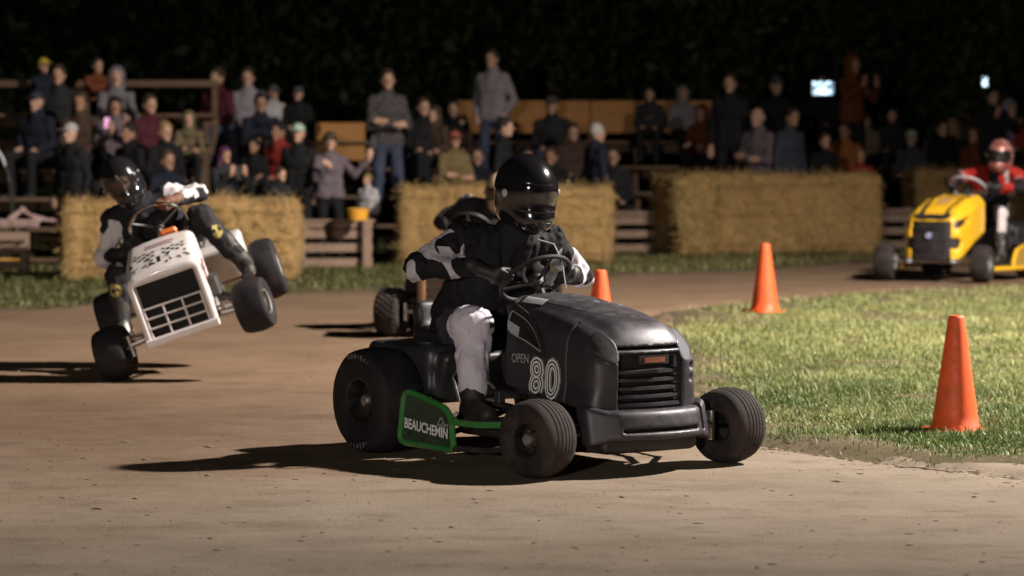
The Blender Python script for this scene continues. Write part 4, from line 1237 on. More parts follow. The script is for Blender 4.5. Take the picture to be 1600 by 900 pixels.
for s in (-1, 1):
    MB().tube([(.35, s * .46, .12), (.0, s * .56, .12), (-.30, s * .56, .12)], .022, 8).build('running_bar', M_yp, ym)
    pan = curve_pts([(-.02, .13), (-.05, .25), (-.12, .30), (-.34, .32), (-.36, .13)], 4)
    MB().tube([(u, s * .56, v) for u, v in pan], .018, 8, closed=True).build('guard_tube', M_yp, ym)
    MB().prism(shrink(pan, .004), lambda u, v, w: (u, s * .56 + w, v), .008).build('guard_panel', mat('dull_yellow_panel', (.40, .24, .05), .5, var=.3), ym, smooth=False)
seat(ym, -.66, .57)
V, Qd = sdf([rbox((-.03, 0, .72), (.05, .22, .12), .04, rotm(0, -20, 0))], .014, .03)
obj('dash', mesh_np('dash', V, Qd), M_black, ym)
YS_C = (-.16, .02, .90); YS_N = (-.6, 0, .8)
MB().tube([(0, 0, .68), (-.15, .02, .885)], .02, 8).build('steering_column', M_bframe, ym)
steering_wheel(ym, YS_C, YS_N, .185, .013, M_grey)

# ------------------------------------------------------------------ FOURTH MOWER, hidden behind the black one's driver
g = ground_pt(612, 526)
F_YAW = -101
fa = R(F_YAW); ff = Vector((math.cos(fa), math.sin(fa), 0)); fl_ = Vector((-math.sin(fa), math.cos(fa), 0))
fo = Vector((g[0], g[1], 0)) - ff * .62 + fl_ * .47
fm = thing('racing_mower', 'dark racing mower mostly hidden behind the black mower\'s driver', 'mower', tuple(fo), fa, 'racing lawn mowers')
chassis(fm, .62, .47, .185, .20, -.60, .5, .235, .23, None, -6, M_bframe, fstyle='knob', frim=M_rim_b)
me = sdf_mesh('hood', [fieldp(whood_f, (.18, -.26, .15), (.82, .26, .75)), rbox((.80, 0, .37), (.06, .17, .15), .012, op='sub', k=.008)], .012, .02)
obj('hood', me, mat('brown_orange_paint', (.16, .075, .03), .5, dust=DUST, dust_amt=.5), fm)
for z in (.26, .32, .38, .44): MB().box((.765, 0, z), (.012, .34, .02), .003).build('grille_bar', M_bframe, fm)
V, Qd = sdf([rbox((-.60, 0, .46), (.27, .40, .04), .03), rbox((-.35, 0, .36), (.02, .38, .12), .015, rotm(0, 20, 0))], .014, .02)
obj('fender', mesh_np('fender', V, Qd), M_black, fm)
seat(fm, -.60, .52)
MB().tube([(.22, 0, .56), (-.01, .01, .765)], .018, 10).build('steering_column', M_steel, fm)
steering_wheel(fm, (-.03, .01, .80), (-.75, 0, .66), .18, .012, M_seat)
# ================================================================== PEOPLE
M_skin = mat('skin_light', (.50, .29, .20), .55, var=.1, scale=20)
M_skin2 = mat('skin_tan', (.38, .20, .125), .55, var=.1, scale=20)
M_visor = mat('smoked_visor', (.012, .010, .012), .05, var=.05, alpha=.80, spec=.9, coat=1.0)
M_cvisor = mat('clear_visor', (.02, .018, .018), .05, var=.05, alpha=.45, spec=.9, coat=1.0)
M_bglove = mat('black_glove', (.014, .013, .014), .6, bump=.001)
M_boot = mat('black_boot', (.011, .011, .011), .5, bump=.001, dust=DUST, dust_amt=.25)

def v3(*a): return np.array(a, float)
def glove_prims(wr, grip, tang, out):
    """closed hand: fingers wrap round a bar through grip along tang; out points to the knuckle side"""
    wr, grip, t, o = [np.array(q, float) for q in (wr, grip, tang, out)]
    t /= np.linalg.norm(t); d = grip - wr; d -= t * (d @ t) * .6; L_ = np.linalg.norm(d); d /= L_
    o = o - d * (o @ d) - t * (o @ t); o /= np.linalg.norm(o)
    palm = grip - d * .035 + o * .018
    pr = [cap(wr, palm, .032, .034), cap(palm - t * .028, palm + t * .028, .023), cap(wr - d * .035, wr, .042, .036)]
    for i, (ln, of) in enumerate(((.92, -.031), (1.05, -.011), (1.0, .010), (.8, .030))):
        a = palm + t * of * 1.05 + d * .015 + o * .008
        b = grip + t * of + d * .030 * ln + o * .024
        c = grip + t * of + d * .034 * ln - o * .008
        e = grip + t * of + d * .008 - o * .026
        pr += [cap(a, b, .0115, .0108, k=.006), cap(b, c, .0108, .010, k=.005), cap(c, e, .010, .0088, k=.005)]
    a = palm - t * .03 - d * .012; b = grip - t * .042 - o * .012 + d * .0; c = grip - t * .020 - o * .030 + d * .016
    pr += [cap(a, b, .0135, .012, k=.008), cap(b, c, .012, .0098, k=.005)]
    return pr

def helmet_parts(root, c, rot, m_shell, m_visor, sc=1.0, peak=False, m_trim=None):
    Rm = rot
    def P(x, y, z): return tuple(Vector(c) + Rm @ (Vector((x, y, z)) * sc))
    def E(x, y, z, r, **kw): return ell(P(x, y, z), tuple(q * sc for q in r), Rm, **kw)
    def B(x, y, z, hf, rad, **kw): return rbox(P(x, y, z), tuple(q * sc for q in hf), rad * sc, Rm, **kw)
    shell = [E(-.012, 0, .025, (.160, .130, .150)), E(.060, 0, -.085, (.105, .098, .080), k=.05), E(-.04, 0, -.07, (.115, .115, .085), k=.04)]
    cut = [B(.175, 0, .012, (.105, .118, .050), .035, op='sub', k=.012), E(-.02, 0, -.20, (.10, .09, .085), op='sub', k=.015), E(-.005, 0, -.01, (.115, .095, .118), op='sub', k=.01)]
    me = sdf_mesh('helmet', shell + cut, .0065, .03, relax=2)
    h = obj('helmet', me, m_shell, root)
    vs = [E(-.012, 0, .025, (.164, .134, .154)), E(.060, 0, -.085, (.108, .101, .083), k=.05), B(.16, 0, .010, (.125, .150, .064), .045, op='int', k=.006),
          E(-.012, 0, .025, (.157, .127, .147), op='sub', k=.004), E(.060, 0, -.085, (.10, .093, .075), op='sub', k=.004)]
    obj('visor', sdf_mesh('visor', vs, .005, .03, relax=2), m_visor, h)
    for s in (-1, 1):
        obj('visor_pivot', sdf_mesh('visor_pivot', [E(.035, s * .130, .015, (.020, .010, .020))], .005), m_trim or M_black, h)
    b = MB()
    b.tube([P(.152 - .03 * abs(t), t * .070, -.060) for t in np.linspace(-1, 1, 9)], .0035 * sc, 6); b.build('visor_seal', M_steel, h)
    for s in (-1, 1): MB().box(P(.158, s * .025, -.098), (.012, .03, .012), .003, Rm).build('chin_vent', M_black, h)
    return h

def rider(label, mtx, J, mats, group, hrot, jattr=None, tattr=None, hsc=1.0, hh=.009, gl=None, seed=1, bulk=0.0, baggy=0.0):
    """J holds the joints in the mower's own axes (x forward, y left, z up)"""
    t = thing('person', label, 'person', mtx=mtx, group=group)
    a = {k: np.array(v, float) for k, v in J.items()}
    up = a['neck'] - a['pelvis']; up /= np.linalg.norm(up)
    hd = a['head']; Rm = rotm(*hrot)
    def H(x, y, z): return tuple(Vector(hd) + Rm @ Vector((x, y, z)))
    body = [ell(H(0, 0, .01), (.095, .075, .115), Rm), cap(H(.02, 0, -.06), H(.045, 0, -.085), .055, .04), ell(H(.098, 0, -.02), (.018, .014, .024), Rm, k=.012),
            cap(H(.085, -.03, .025), H(.085, .03, .025), .012, k=.012), cap(H(.085, -.022, -.062), H(.085, .022, -.062), .008, k=.006), ell(H(0, .076, -.01), (.018, .009, .028), Rm, k=.006), ell(H(0, -.076, -.01), (.018, .009, .028), Rm, k=.006),
            ell(H(.094, .032, .008), (.012, .015, .009), Rm, op='sub', k=.006), ell(H(.094, -.032, .008), (.012, .015, .009), Rm, op='sub', k=.006),
            cap(hd - up * .03, a['neck'], .050, .05), cap(a['neck'], a['pelvis'], .05, .09)]
    for s in 'RL':
        body += [cap(a['neck'] - up * .06, a['sh' + s], .045, .045), cap(a['sh' + s], a['el' + s], .045, .038), cap(a['el' + s], a['wr' + s], .038, .027),
                 cap(a['pelvis'], a['hip' + s], .09, .085), cap(a['hip' + s], a['kn' + s], .075, .052), cap(a['kn' + s], a['an' + s], .050, .036)]
    bo = obj('body', sdf_mesh('body', body, .011, .025, relax=1), mats['skin'], t)
    for s in (-1, 1):
        obj('eye', sdf_mesh('eye', [ell(H(.083, s * .032, .010), (.013, .013, .011), Rm)], .005), mat('eye_dark', (.05, .04, .035), .2), bo)
    w = a['neck'] - a['pelvis']; lat = np.array([0, 1., 0]); lat = lat - up * (lat @ up)
    def tp(f, s, q=0): return tuple(a['pelvis'] + w * f + lat * s + q * np.cross(lat, up))
    ch = a['chest']
    jk = [cap(tp(.02, -.085), tp(.02, .085), .125 + bulk), cap(tuple(ch * .5 + a['pelvis'] * .5 - lat * .08), tuple(ch * .5 + a['pelvis'] * .5 + lat * .08), .13 + bulk, k=.06),
          cap(tuple(ch - lat * .105), tuple(ch + lat * .105), .142, k=.06), cap(tuple(a['shR']), tuple(a['neck'] - up * .03), .075, .075, k=.05), cap(tuple(a['shL']), tuple(a['neck'] - up * .03), .075, .075, k=.05),
          cap(tuple(a['neck'] - up * .02), tuple(a['neck'] + up * .045), .082, .074, k=.02), cap(tuple(ch), tuple(a['neck'] - up * .03), .125, .09, k=.06)]
    for s in 'RL':
        jk += [cap(a['sh' + s], a['el' + s], .074, .060, k=.035), ell(a['el' + s], (.066, .064, .064), k=.02), cap(a['el' + s], a['el' + s] * .12 + a['wr' + s] * .88, .060, .042, k=.02)]
    at = jattr and {k: (lambda V, f=f: f(V, a)) for k, f in jattr.items()}
    obj('jacket', sdf_mesh('jacket', jk, hh, .03, attr=at, fold=.016, ffreq=(15, 15, 11), seed=seed, relax=1), mats['jacket'], t)
    tr = [cap(tuple(a['pelvis'] - lat * .08), tuple(a['pelvis'] + lat * .08), .128)]
    for s in 'RL':
        tr += [cap(a['hip' + s], a['kn' + s], .098 + baggy, .074 + baggy, k=.04), ell(a['kn' + s], (.078 + baggy, .074 + baggy, .078 + baggy), k=.02), cap(a['kn' + s], a['kn' + s] * .22 + a['an' + s] * .78, .074 + baggy, .060 + baggy * .7, k=.02)]
    at = tattr and {k: (lambda V, f=f: f(V, a)) for k, f in tattr.items()}
    obj('trousers', sdf_mesh('trousers', tr, hh, .03, attr=at, fold=.015, ffreq=(14, 14, 11), seed=seed + 5, relax=1), mats['trousers'], t)
    for s in 'RL':
        an, to = a['an' + s], a['to' + s]; d = to - an
        obj('boot', sdf_mesh('boot', [cap(an * .52 + a['kn' + s] * .48, an, .070 if baggy else .064, .056), cap(an - np.array([.03, 0, .035]), to, .052, .045, k=.03), rbox(tuple((an + to) / 2 - np.array([0, 0, .05])), (abs(d[0]) / 2 + .07, .048, .016), .012, k=.01)], .010, .02), mats['boot'], t)
        obj('glove', sdf_mesh('glove', glove_prims(a['wr' + s], a['gr' + s], a['ta' + s], a['ou' + s]), .005, .010), (gl or {}).get(s, M_bglove), t)
    hm = helmet_parts(t, tuple(hd + np.array([0, 0, .01])), Rm, mats['helmet'], mats['visor'], hsc, m_trim=mats.get('trim'))
    return t

GR = 'racing drivers in helmets'
# ---- driver of the black mower
def arm_mask(V, a, lim):
    d = np.full(len(V), 9.)
    for s in 'RL':
        for p, q in (('sh', 'el'), ('el', 'wr')):
            A, B = a[p + s], a[q + s]; e = B - A
            t = np.clip((V - A) @ e / (e @ e), 0, 1); d = np.minimum(d, np.linalg.norm(V - A - t[:, None] * e, axis=1))
    return d
def seg_t(V, A, B):
    e = B - A; return (V - A) @ e / (e @ e)
def pat_main(V, a):
    out = np.full(len(V), -1.)
    for s, ph in (('R', 0.), ('L', 1.3)):
        for p, q, f, o in (('sh', 'el', 8.0, .2), ('el', 'wr', 7., 1.2)):
            A, B = a[p + s], a[q + s]; t = seg_t(V, A, B)
            d = np.linalg.norm(V - A - np.clip(t, 0, 1)[:, None] * (B - A), axis=1)
            w = np.sin(t * f * 1.3 + ph + o + 2.2 * noise3(V * 6, 3) + 14 * (V[:, 2] - A[2]) + 10 * (V[:, 0] - A[0])) * .75 + 1.5 * noise3(V * 9.5, 3)
            v = np.minimum(w - .05, np.minimum((t - (.12 if p == 'sh' else -.15)) * 4, (.92 - t) * 4 if p == 'el' else 9))
            v = np.minimum(v, (.105 - d) * 30); v = np.minimum(v, (np.abs(V[:, 1]) - .23) * 12)
            out = np.maximum(out, v)
    return out
def pat_trs(V, a):
    """pale denim over the knee and shin, darker thigh and a dark worn patch on the inner front of the shin"""
    out = np.full(len(V), -1.)
    for s in 'RL':
        sg = -1 if s == 'R' else 1
        K, A, H = a['kn' + s], a['an' + s], a['hip' + s]
        th = seg_t(V, H, K); t = seg_t(V, K, A)
        mine = (V[:, 1] * sg) > 0
        light = (th - .66) * 5 + .35 * noise3(V * 8, 2)
        inner = (V[:, 1] - K[1]) * -sg
        patch = np.minimum(np.minimum((t - .22) * 4, (.85 - t) * 4), inner * 12 - .38 + .55 * noise3(V * 10, 4))
        seam = .10 - np.abs(t - .10 + 1.2 * inner) * 3          # dark fold under the knee
        light = np.minimum(light, -np.maximum(patch, np.where((inner > .03), seam, -1)))
        out = np.where(mine, light, out)
    return out
J80 = dict(pelvis=(-.61, 0, .625), chest=(-.40, .015, .90), neck=(-.285, .02, 1.05), head=(-.175, .005, 1.235),
           shR=(-.39, -.235, 1.035), shL=(-.32, .25, 1.015), elR=(-.40, -.475, .900), elL=(-.33, .44, .84), wrR=(-.215, -.25, .895), wrL=(-.19, .265, .85),
           grR=(-.150, -.150, .855), grL=(-.135, .190, .850), taR=(-.55, -.15, -.7), taL=(.55, -.1, .7), ouR=(-.2, -1, .35), ouL=(-.2, 1, .35),
           hipR=(-.60, -.11, .60), hipL=(-.60, .11, .60), knR=(-.215, -.285, .628), knL=(-.22, .28, .63), anR=(-.115, -.345, .27), anL=(-.10, .33, .27), toR=(.04, -.37, .225), toL=(.05, .35, .225))
m80 = Matrix.Translation(MB_LOC) @ Matrix.Rotation(R(YAW), 4, 'Z')
rider('driver in black jacket and glossy black helmet on the black number 80 mower', m80, J80,
      dict(skin=M_skin, jacket=two_tone('jacket_black_white', (.012, .011, .013), (.50, .46, .50)), trousers=two_tone('trousers_grey_lilac', (.05, .047, .062), (.60, .55, .63)), boot=M_boot,
           helmet=mat('gloss_black_helmet', (.008, .0075, .009), .17, var=.1, coat=1.0, spec=.6), visor=M_visor, trim=M_grey), GR, (0, 11, -6), {'pat': pat_main}, {'pat': pat_trs}, 1.10, .008, seed=2, bulk=.03, baggy=.020)

# ---- driver of the white mower, leaning out of the turn
def pat_white(V, a):
    """white upper sleeves with dark marks, white-topped left forearm, a few chest patches"""
    n = noise3(V * 13, 6); n2 = noise3(V * 8, 9)
    out = np.minimum(n2 * 1.4 - .42, (V[:, 0] + .34) * 6)
    for s in 'RL':
        for p, q in (('sh', 'el'), ('el', 'wr')):
            A, B = a[p + s], a[q + s]; t = seg_t(V, A, B)
            c = A + np.clip(t, 0, 1)[:, None] * (B - A); d = np.linalg.norm(V - c, axis=1)
            if p == 'sh': v = np.minimum(.42 - n, (t - .05) * 6)
            elif s == 'L': v = np.minimum((V[:, 2] - c[:, 2]) * 14 + n2 * .8, (.75 - t) * 6)
            else: v = np.minimum(n2 - .30, (.6 - t) * 6)
            if s == 'L' and p == 'sh': v = np.minimum(v, (V[:, 2] - c[:, 2]) * 14 + .2)
            out = np.where(d < .095, np.maximum(out * 0 - 1, v) if p == 'sh' else np.maximum(out, v), out)
    return out
def pat_patch(V, a):
    out = np.full(len(V), -1.)
    for s, sg in (('R', -1), ('L', 1)):
        c = a['kn' + s] * .70 + a['an' + s] * .30 + v3(.075, sg * .02, .0)
        d = np.sqrt(((V - c) / np.array([.06, .043, .045])) ** 2 @ np.ones(3))
        eye = np.minimum(np.linalg.norm(V[:, 1:] - (c + v3(0, .016, .008))[1:], axis=1), np.linalg.norm(V[:, 1:] - (c + v3(0, -.016, .008))[1:], axis=1)) - .012
        out = np.maximum(out, np.minimum(1 - d + .35 * noise3(V * 40, 2), eye * 18 + .2 * noise3(V * 50, 5)))
    return out
JW = dict(pelvis=(-.58, -.05, .60), chest=(-.42, -.09, .80), neck=(-.30, -.12, .935), head=(-.18, -.125, 1.095),
          shR=(-.37, -.29, .87), shL=(-.34, .09, .91), elR=(-.30, -.42, .66), elL=(-.28, .30, .86), wrR=(-.10, -.25, .68), wrL=(-.11, .155, .885),
          grR=(-.04, -.165, .715), grL=(-.055, .085, .885), taR=(.45, -.3, .75), taL=(-.3, -.8, .3), ouR=(-.2, -1, .2), ouL=(-.3, .4, 1),
          hipR=(-.56, -.15, .58), hipL=(-.56, .09, .58), knR=(-.20, -.36, .54), knL=(-.18, .275, .715), anR=(-.14, -.44, .24), anL=(-.12, .44, .36), toR=(.0, -.47, .20), toL=(.02, .46, .32))
rider('driver in white and black jacket on the tipping white mower', W_MTX, JW,
      dict(skin=M_skin, jacket=two_tone('jacket_white_black', (.016, .015, .02), (.62, .57, .58)), trousers=two_tone('trousers_dark_patch', (.024, .021, .024), (.36, .29, .09)), boot=M_boot,
           helmet=mat('black_chrome_helmet', (.015, .014, .016), .10, .2, var=.4, scale=7, coat=1.0, spec=.6), visor=M_cvisor, trim=M_chrome), GR, (14, 8, -2), {'pat': pat_white}, {'pat': pat_patch}, 1.0, .010,
      gl={'L': mat('brown_glove', (.13, .055, .03), .7), 'R': M_bglove}, seed=4, bulk=.035, baggy=.012)

# ---- driver of the yellow mower
def pat_ystripe(V, a):
    out = np.full(len(V), -1.)
    for s in 'RL':
        t = seg_t(V, a['sh' + s], a['el' + s]); d = np.linalg.norm(V - a['sh' + s] - np.clip(t, 0, 1)[:, None] * (a['el' + s] - a['sh' + s]), axis=1)
        out = np.maximum(out, np.minimum((.03 - np.abs(t - .72 + 1.5 * (V[:, 0] - a['sh' + s][0]))) * 12, (.11 - d) * 20))
    return np.maximum(out, (.018 - np.abs(V[:, 1] - a['neck'][1] - .12)) * 30)
def pat_yred(V, a):
    out = np.minimum((V[:, 2] - a['chest'][2] + .10) * 8, np.maximum(np.abs(V[:, 1] - a['neck'][1]) - .05, -1) * 12)
    for s in 'RL':
        t = seg_t(V, a['sh' + s], a['el' + s]); d = np.linalg.norm(V - a['sh' + s] - np.clip(t, 0, 1)[:, None] * (a['el' + s] - a['sh' + s]), axis=1)
        out = np.where((d < .1) & (t > .1), np.minimum(out + .5, (.62 - t) * 5), out)
    return np.minimum(out, -pat_ystripe(V, a))
def pat_ytr(V, a):
    out = np.full(len(V), -1.)
    for s in 'RL':
        sg = -1 if s == 'R' else 1
        t = seg_t(V, a['kn' + s], a['an' + s]); out = np.maximum(out, np.minimum((.034 - np.abs((V[:, 1] - a['kn' + s][1]) * sg - .045)) * 30, np.minimum((t + .15) * 6, (.9 - t) * 6)))
    return out
JY = dict(pelvis=(-.66, .02, .68), chest=(-.58, .10, .94), neck=(-.50, .18, 1.07), head=(-.42, .25, 1.20),
          shR=(-.53, -.02, 1.04), shL=(-.56, .37, 1.02), elR=(-.38, -.26, .96), elL=(-.42, .47, .90), wrR=(-.24, -.20, .93), wrL=(-.25, .27, .90),
          grR=(-.18, -.155, .905), grL=(-.18, .195, .905), taR=(-.55, -.1, -.7), taL=(.55, -.1, .7), ouR=(-.2, -1, .35), ouL=(-.2, 1, .35),
          hipR=(-.64, -.10, .65), hipL=(-.64, .13, .65), knR=(-.25, -.28, .66), knL=(-.26, .32, .64), anR=(-.12, -.33, .28), anL=(-.18, .36, .25), toR=(.03, -.35, .23), toL=(-.03, .38, .20))
rider('driver in red and black suit on the yellow mower', Matrix.Translation(Y_LOC) @ Matrix.Rotation(R(Y_YAW), 4, 'Z') @ Matrix.Scale(1.1, 4), JY,
      dict(skin=M_skin, jacket=two_tone('jacket_red_black', (.018, .014, .02), (.42, .37, .35), third=(.36, .022, .018)), trousers=two_tone('trousers_black_white', (.030, .022, .028), (.62, .55, .55)), boot=M_boot,
           helmet=mat('red_chrome_helmet', (.34, .07, .055), .22, .35, var=.4, scale=16, coat=.8, dust=(.62, .48, .44), dust_amt=.85, dust_scale=13), visor=M_visor, trim=M_chrome), GR, (-4, 4, 8), {'pat': pat_ystripe, 'pat2': pat_yred}, {'pat': pat_ytr}, 1.0, .012, seed=7)
# ---- driver of the hidden mower
JF = dict(pelvis=(-.58, -.02, .62), chest=(-.36, .06, .86), neck=(-.20, .16, .97), head=(-.10, .24, 1.08),
          shR=(-.30, -.08, 1.00), shL=(-.24, .32, .94), elR=(-.20, -.26, .86), elL=(-.16, .42, .74), wrR=(-.08, -.19, .84), wrL=(-.07, .24, .80),
          grR=(-.03, -.16, .81), grL=(-.03, .185, .80), taR=(-.55, -.1, -.7), taL=(.55, -.1, .7), ouR=(-.2, -1, .35), ouL=(-.2, 1, .35),
          hipR=(-.56, -.13, .60), hipL=(-.56, .09, .60), knR=(-.18, -.30, .60), knL=(-.18, .28, .60), anR=(-.10, -.34, .24), anL=(-.10, .33, .24), toR=(.03, -.36, .20), toL=(.03, .35, .20))
rider('driver in dark jacket bent over behind the black mower\'s driver', Matrix.Translation(fo) @ Matrix.Rotation(fa, 4, 'Z'), JF,
      dict(skin=M_skin, jacket=two_tone('jacket_black_tan', (.018, .016, .018), (.32, .26, .22)), trousers=mat('trousers_brown', (.06, .045, .035), .8), boot=M_boot,
           helmet=mat('tan_helmet', (.35, .25, .17), .3, coat=.6), visor=M_cvisor, trim=M_grey), GR, (0, 10, 0), {'pat': lambda V, a: noise3(V * 9, 5) - .28}, None, .95, .012, seed=9)

# ------------------------------------------------------------------ spectators
def hand_prims(wr, d, up, sgn):
    wr, d, up = [np.array(q, float) for q in (wr, d, up)]; d /= np.linalg.norm(d); up = up - d * (up @ d); up /= np.linalg.norm(up)
    sd = np.cross(d, up) * sgn
    pr = [cap(wr, wr + d * .045, .026, .030)]
    for o, l in ((-.03, .075), (-.010, .088), (.010, .083), (.028, .066)):
        b = wr + d * .065 + sd * o
        pr += [cap(b, b + d * l * .5 - up * .006, .0115, .0105, k=.004), cap(b + d * l * .5 - up * .006, b + d * l * .85 - up * .022, .0105, .009, k=.004)]
    pr += [cap(wr + d * .02 - sd * .025, wr + d * .055 - sd * .055 - up * .008, .013, .010, k=.006)]
    return pr
POSES = {
 'sit': dict(seat=True, lean=-.05, el=((.215, -.06, .27), (.215, -.06, .27)), wr=((.09, -.27, .21), (.10, -.25, .22)), hd=((.3, -1, -.3), (.3, -1, -.3))),
 'sit_fwd': dict(seat=True, lean=-.24, el=((.20, -.33, .28), (.20, -.33, .28)), wr=((.06, -.50, .30), (.06, -.52, .32)), hd=((.5, -1, -.2), (.5, -1, -.2))),
 'sit_phone': dict(seat=True, lean=-.03, el=((.24, -.10, .28), (.23, -.12, .30)), wr=((.08, -.31, .44), (.08, -.31, .44)), hd=((.1, -.3, 1), (.1, -.3, 1))),
 'stand': dict(seat=False, lean=0, el=((.225, .02, 1.10), (.225, .02, 1.10)), wr=((.22, -.06, .87), (.22, -.06, .87)), hd=((0, -.2, -1), (0, -.2, -1))),
 'crossed': dict(seat=False, lean=.02, el=((.215, -.08, 1.10), (.215, -.08, 1.10)), wr=((-.05, -.22, 1.16), (-.05, -.24, 1.12)), hd=((-1, -.1, .1), (-1, -.1, .1))),
 'film': dict(seat=False, lean=.0, el=((.235, -.16, 1.19), (.235, -.16, 1.19)), wr=((.12, -.36, 1.36), (.12, -.36, 1.36)), hd=((-.2, -.2, 1), (-.2, -.2, 1))),
 'reach': dict(seat=False, lean=.02, el=((.31, -.12, 1.20), (.20, -.14, 1.14)), wr=((.50, -.20, 1.40), (.02, -.30, 1.30)), hd=((.15, -.2, 1), (.6, -.2, .6))),
 'pockets': dict(seat=False, lean=.0, el=((.25, .08, 1.13), (.25, .08, 1.13)), wr=((.18, -.07, .95), (.19, -.07, .95)), hd=((-.4, -.5, -1), (-.4, -.5, -1))),
}
ARCH = {}
HAIR = {}
def head_c(P):
    return v3(0, P['lean'] - .01, .745) if P['seat'] else v3(0, P['lean'] - .03, 1.625)
def build_pose(name):
    P = POSES[name]; ln = P['lean']; seat_ = P['seat']
    if seat_:
        pel, che, nek = v3(0, 0, .12), v3(0, ln * .6, .43), v3(0, ln, .60)
        hip = [v3(s * .09, 0, .11) for s in (1, -1)]; kn = [v3(s * .145, -.43, .135) for s in (1, -1)]; an = [v3(s * .125, -.40, -.265) for s in (1, -1)]
    else:
        pel, che, nek = v3(0, 0, .94), v3(0, ln * .6 - .01, 1.28), v3(0, ln, 1.47)
        hip = [v3(s * .09, 0, .90) for s in (1, -1)]; kn = [v3(s * .115, -.025, .49) for s in (1, -1)]; an = [v3(s * .125, .02, .09) for s in (1, -1)]
    hd = head_c(P); sh = [v3(s * .160, nek[1] * .9, nek[2] - .075) for s in (1, -1)]
    el = [np.array(P['el'][i], float) * v3((1, -1)[i], 1, 1) for i in (0, 1)]; wr = [np.array(P['wr'][i], float) * v3((1, -1)[i], 1, 1) for i in (0, 1)]
    dd = [np.array(P['hd'][i], float) * v3((1, -1)[i], 1, 1) for i in (0, 1)]
    H = lambda x, y, z: tuple(hd + v3(x, y, z))
    body = [ell(H(0, .008, .015), (.074, .094, .108)), cap(H(0, -.025, -.055), H(0, -.050, -.080), .052, .036), ell(H(0, -.097, -.02), (.014, .018, .024), k=.012), cap(H(-.03, -.08, .025), H(.03, -.08, .025), .012, k=.01),
            ell(H(.076, .005, -.012), (.010, .018, .028), k=.005), ell(H(-.076, .005, -.012), (.010, .018, .028), k=.005), ell(H(.032, -.092, .006), (.014, .012, .009), op='sub', k=.006), ell(H(-.032, -.092, .006), (.014, .012, .009), op='sub', k=.006),
            rbox(H(0, -.098, -.058), (.022, .010, .003), .002, op='sub', k=.004), cap(hd + v3(0, .01, -.06), nek, .048, .045), cap(nek, pel, .05, .085)]
    for i in (0, 1):
        body += [cap(nek - v3(0, 0, .06), sh[i], .04, .04), cap(sh[i], el[i], .042, .036), cap(el[i], wr[i], .036, .025), cap(pel, hip[i], .08, .08), cap(hip[i], kn[i], .07, .05), cap(kn[i], an[i], .048, .035)]
        body += hand_prims(wr[i], dd[i], (0, -1, .3) if name not in ('sit', 'sit_fwd') else (0, 0, 1), 1 if i == 0 else -1)
    mb = sdf_mesh('body', body, .0105, .02)
    jk = [cap(pel + v3(-.075, 0, .0), pel + v3(.075, 0, .0), .125), cap((pel + che) / 2 - v3(.07, 0, 0), (pel + che) / 2 + v3(.07, 0, 0), .110, k=.07), cap(che - v3(.08, 0, 0), che + v3(.08, 0, 0), .110, k=.06), cap(nek + v3(0, .005, -.05), nek + v3(0, 0, .035), .085, .070, k=.03), cap(che, nek - v3(0, 0, .03), .11, .08, k=.04)]
    for i in (0, 1): jk += [cap(nek - v3(0, 0, .05), sh[i], .062, .060, k=.04), cap(sh[i], el[i], .062, .052, k=.03), cap(el[i], el[i] * .1 + wr[i] * .9, .052, .040, k=.02)]
    mj = sdf_mesh('jacket', jk, .0145, .03, fold=.012, ffreq=(11, 11, 8), seed=len(ARCH) + 2)
    tr = [cap(pel + v3(-.07, 0, -.02), pel + v3(.07, 0, -.02), .118)]
    for i in (0, 1): tr += [cap(hip[i], kn[i], .088, .068, k=.04), cap(kn[i], kn[i] * .05 + an[i] * .95, .068, .055, k=.02)]
    mt = sdf_mesh('trousers', tr, .0145, .03, fold=.010, ffreq=(10, 10, 8), seed=len(ARCH) + 9)
    ms = [sdf_mesh('shoe', [cap(an[i] + v3(0, .01, -.01), an[i] + v3(0, 0, .03), .045), cap(an[i] + v3(0, .02, -.045), an[i] + v3((.02, -.02)[i], -.16, -.05), .042, .036)], .014, .02) for i in (0, 1)]
    ARCH[name] = (mb, mj, mt, ms)
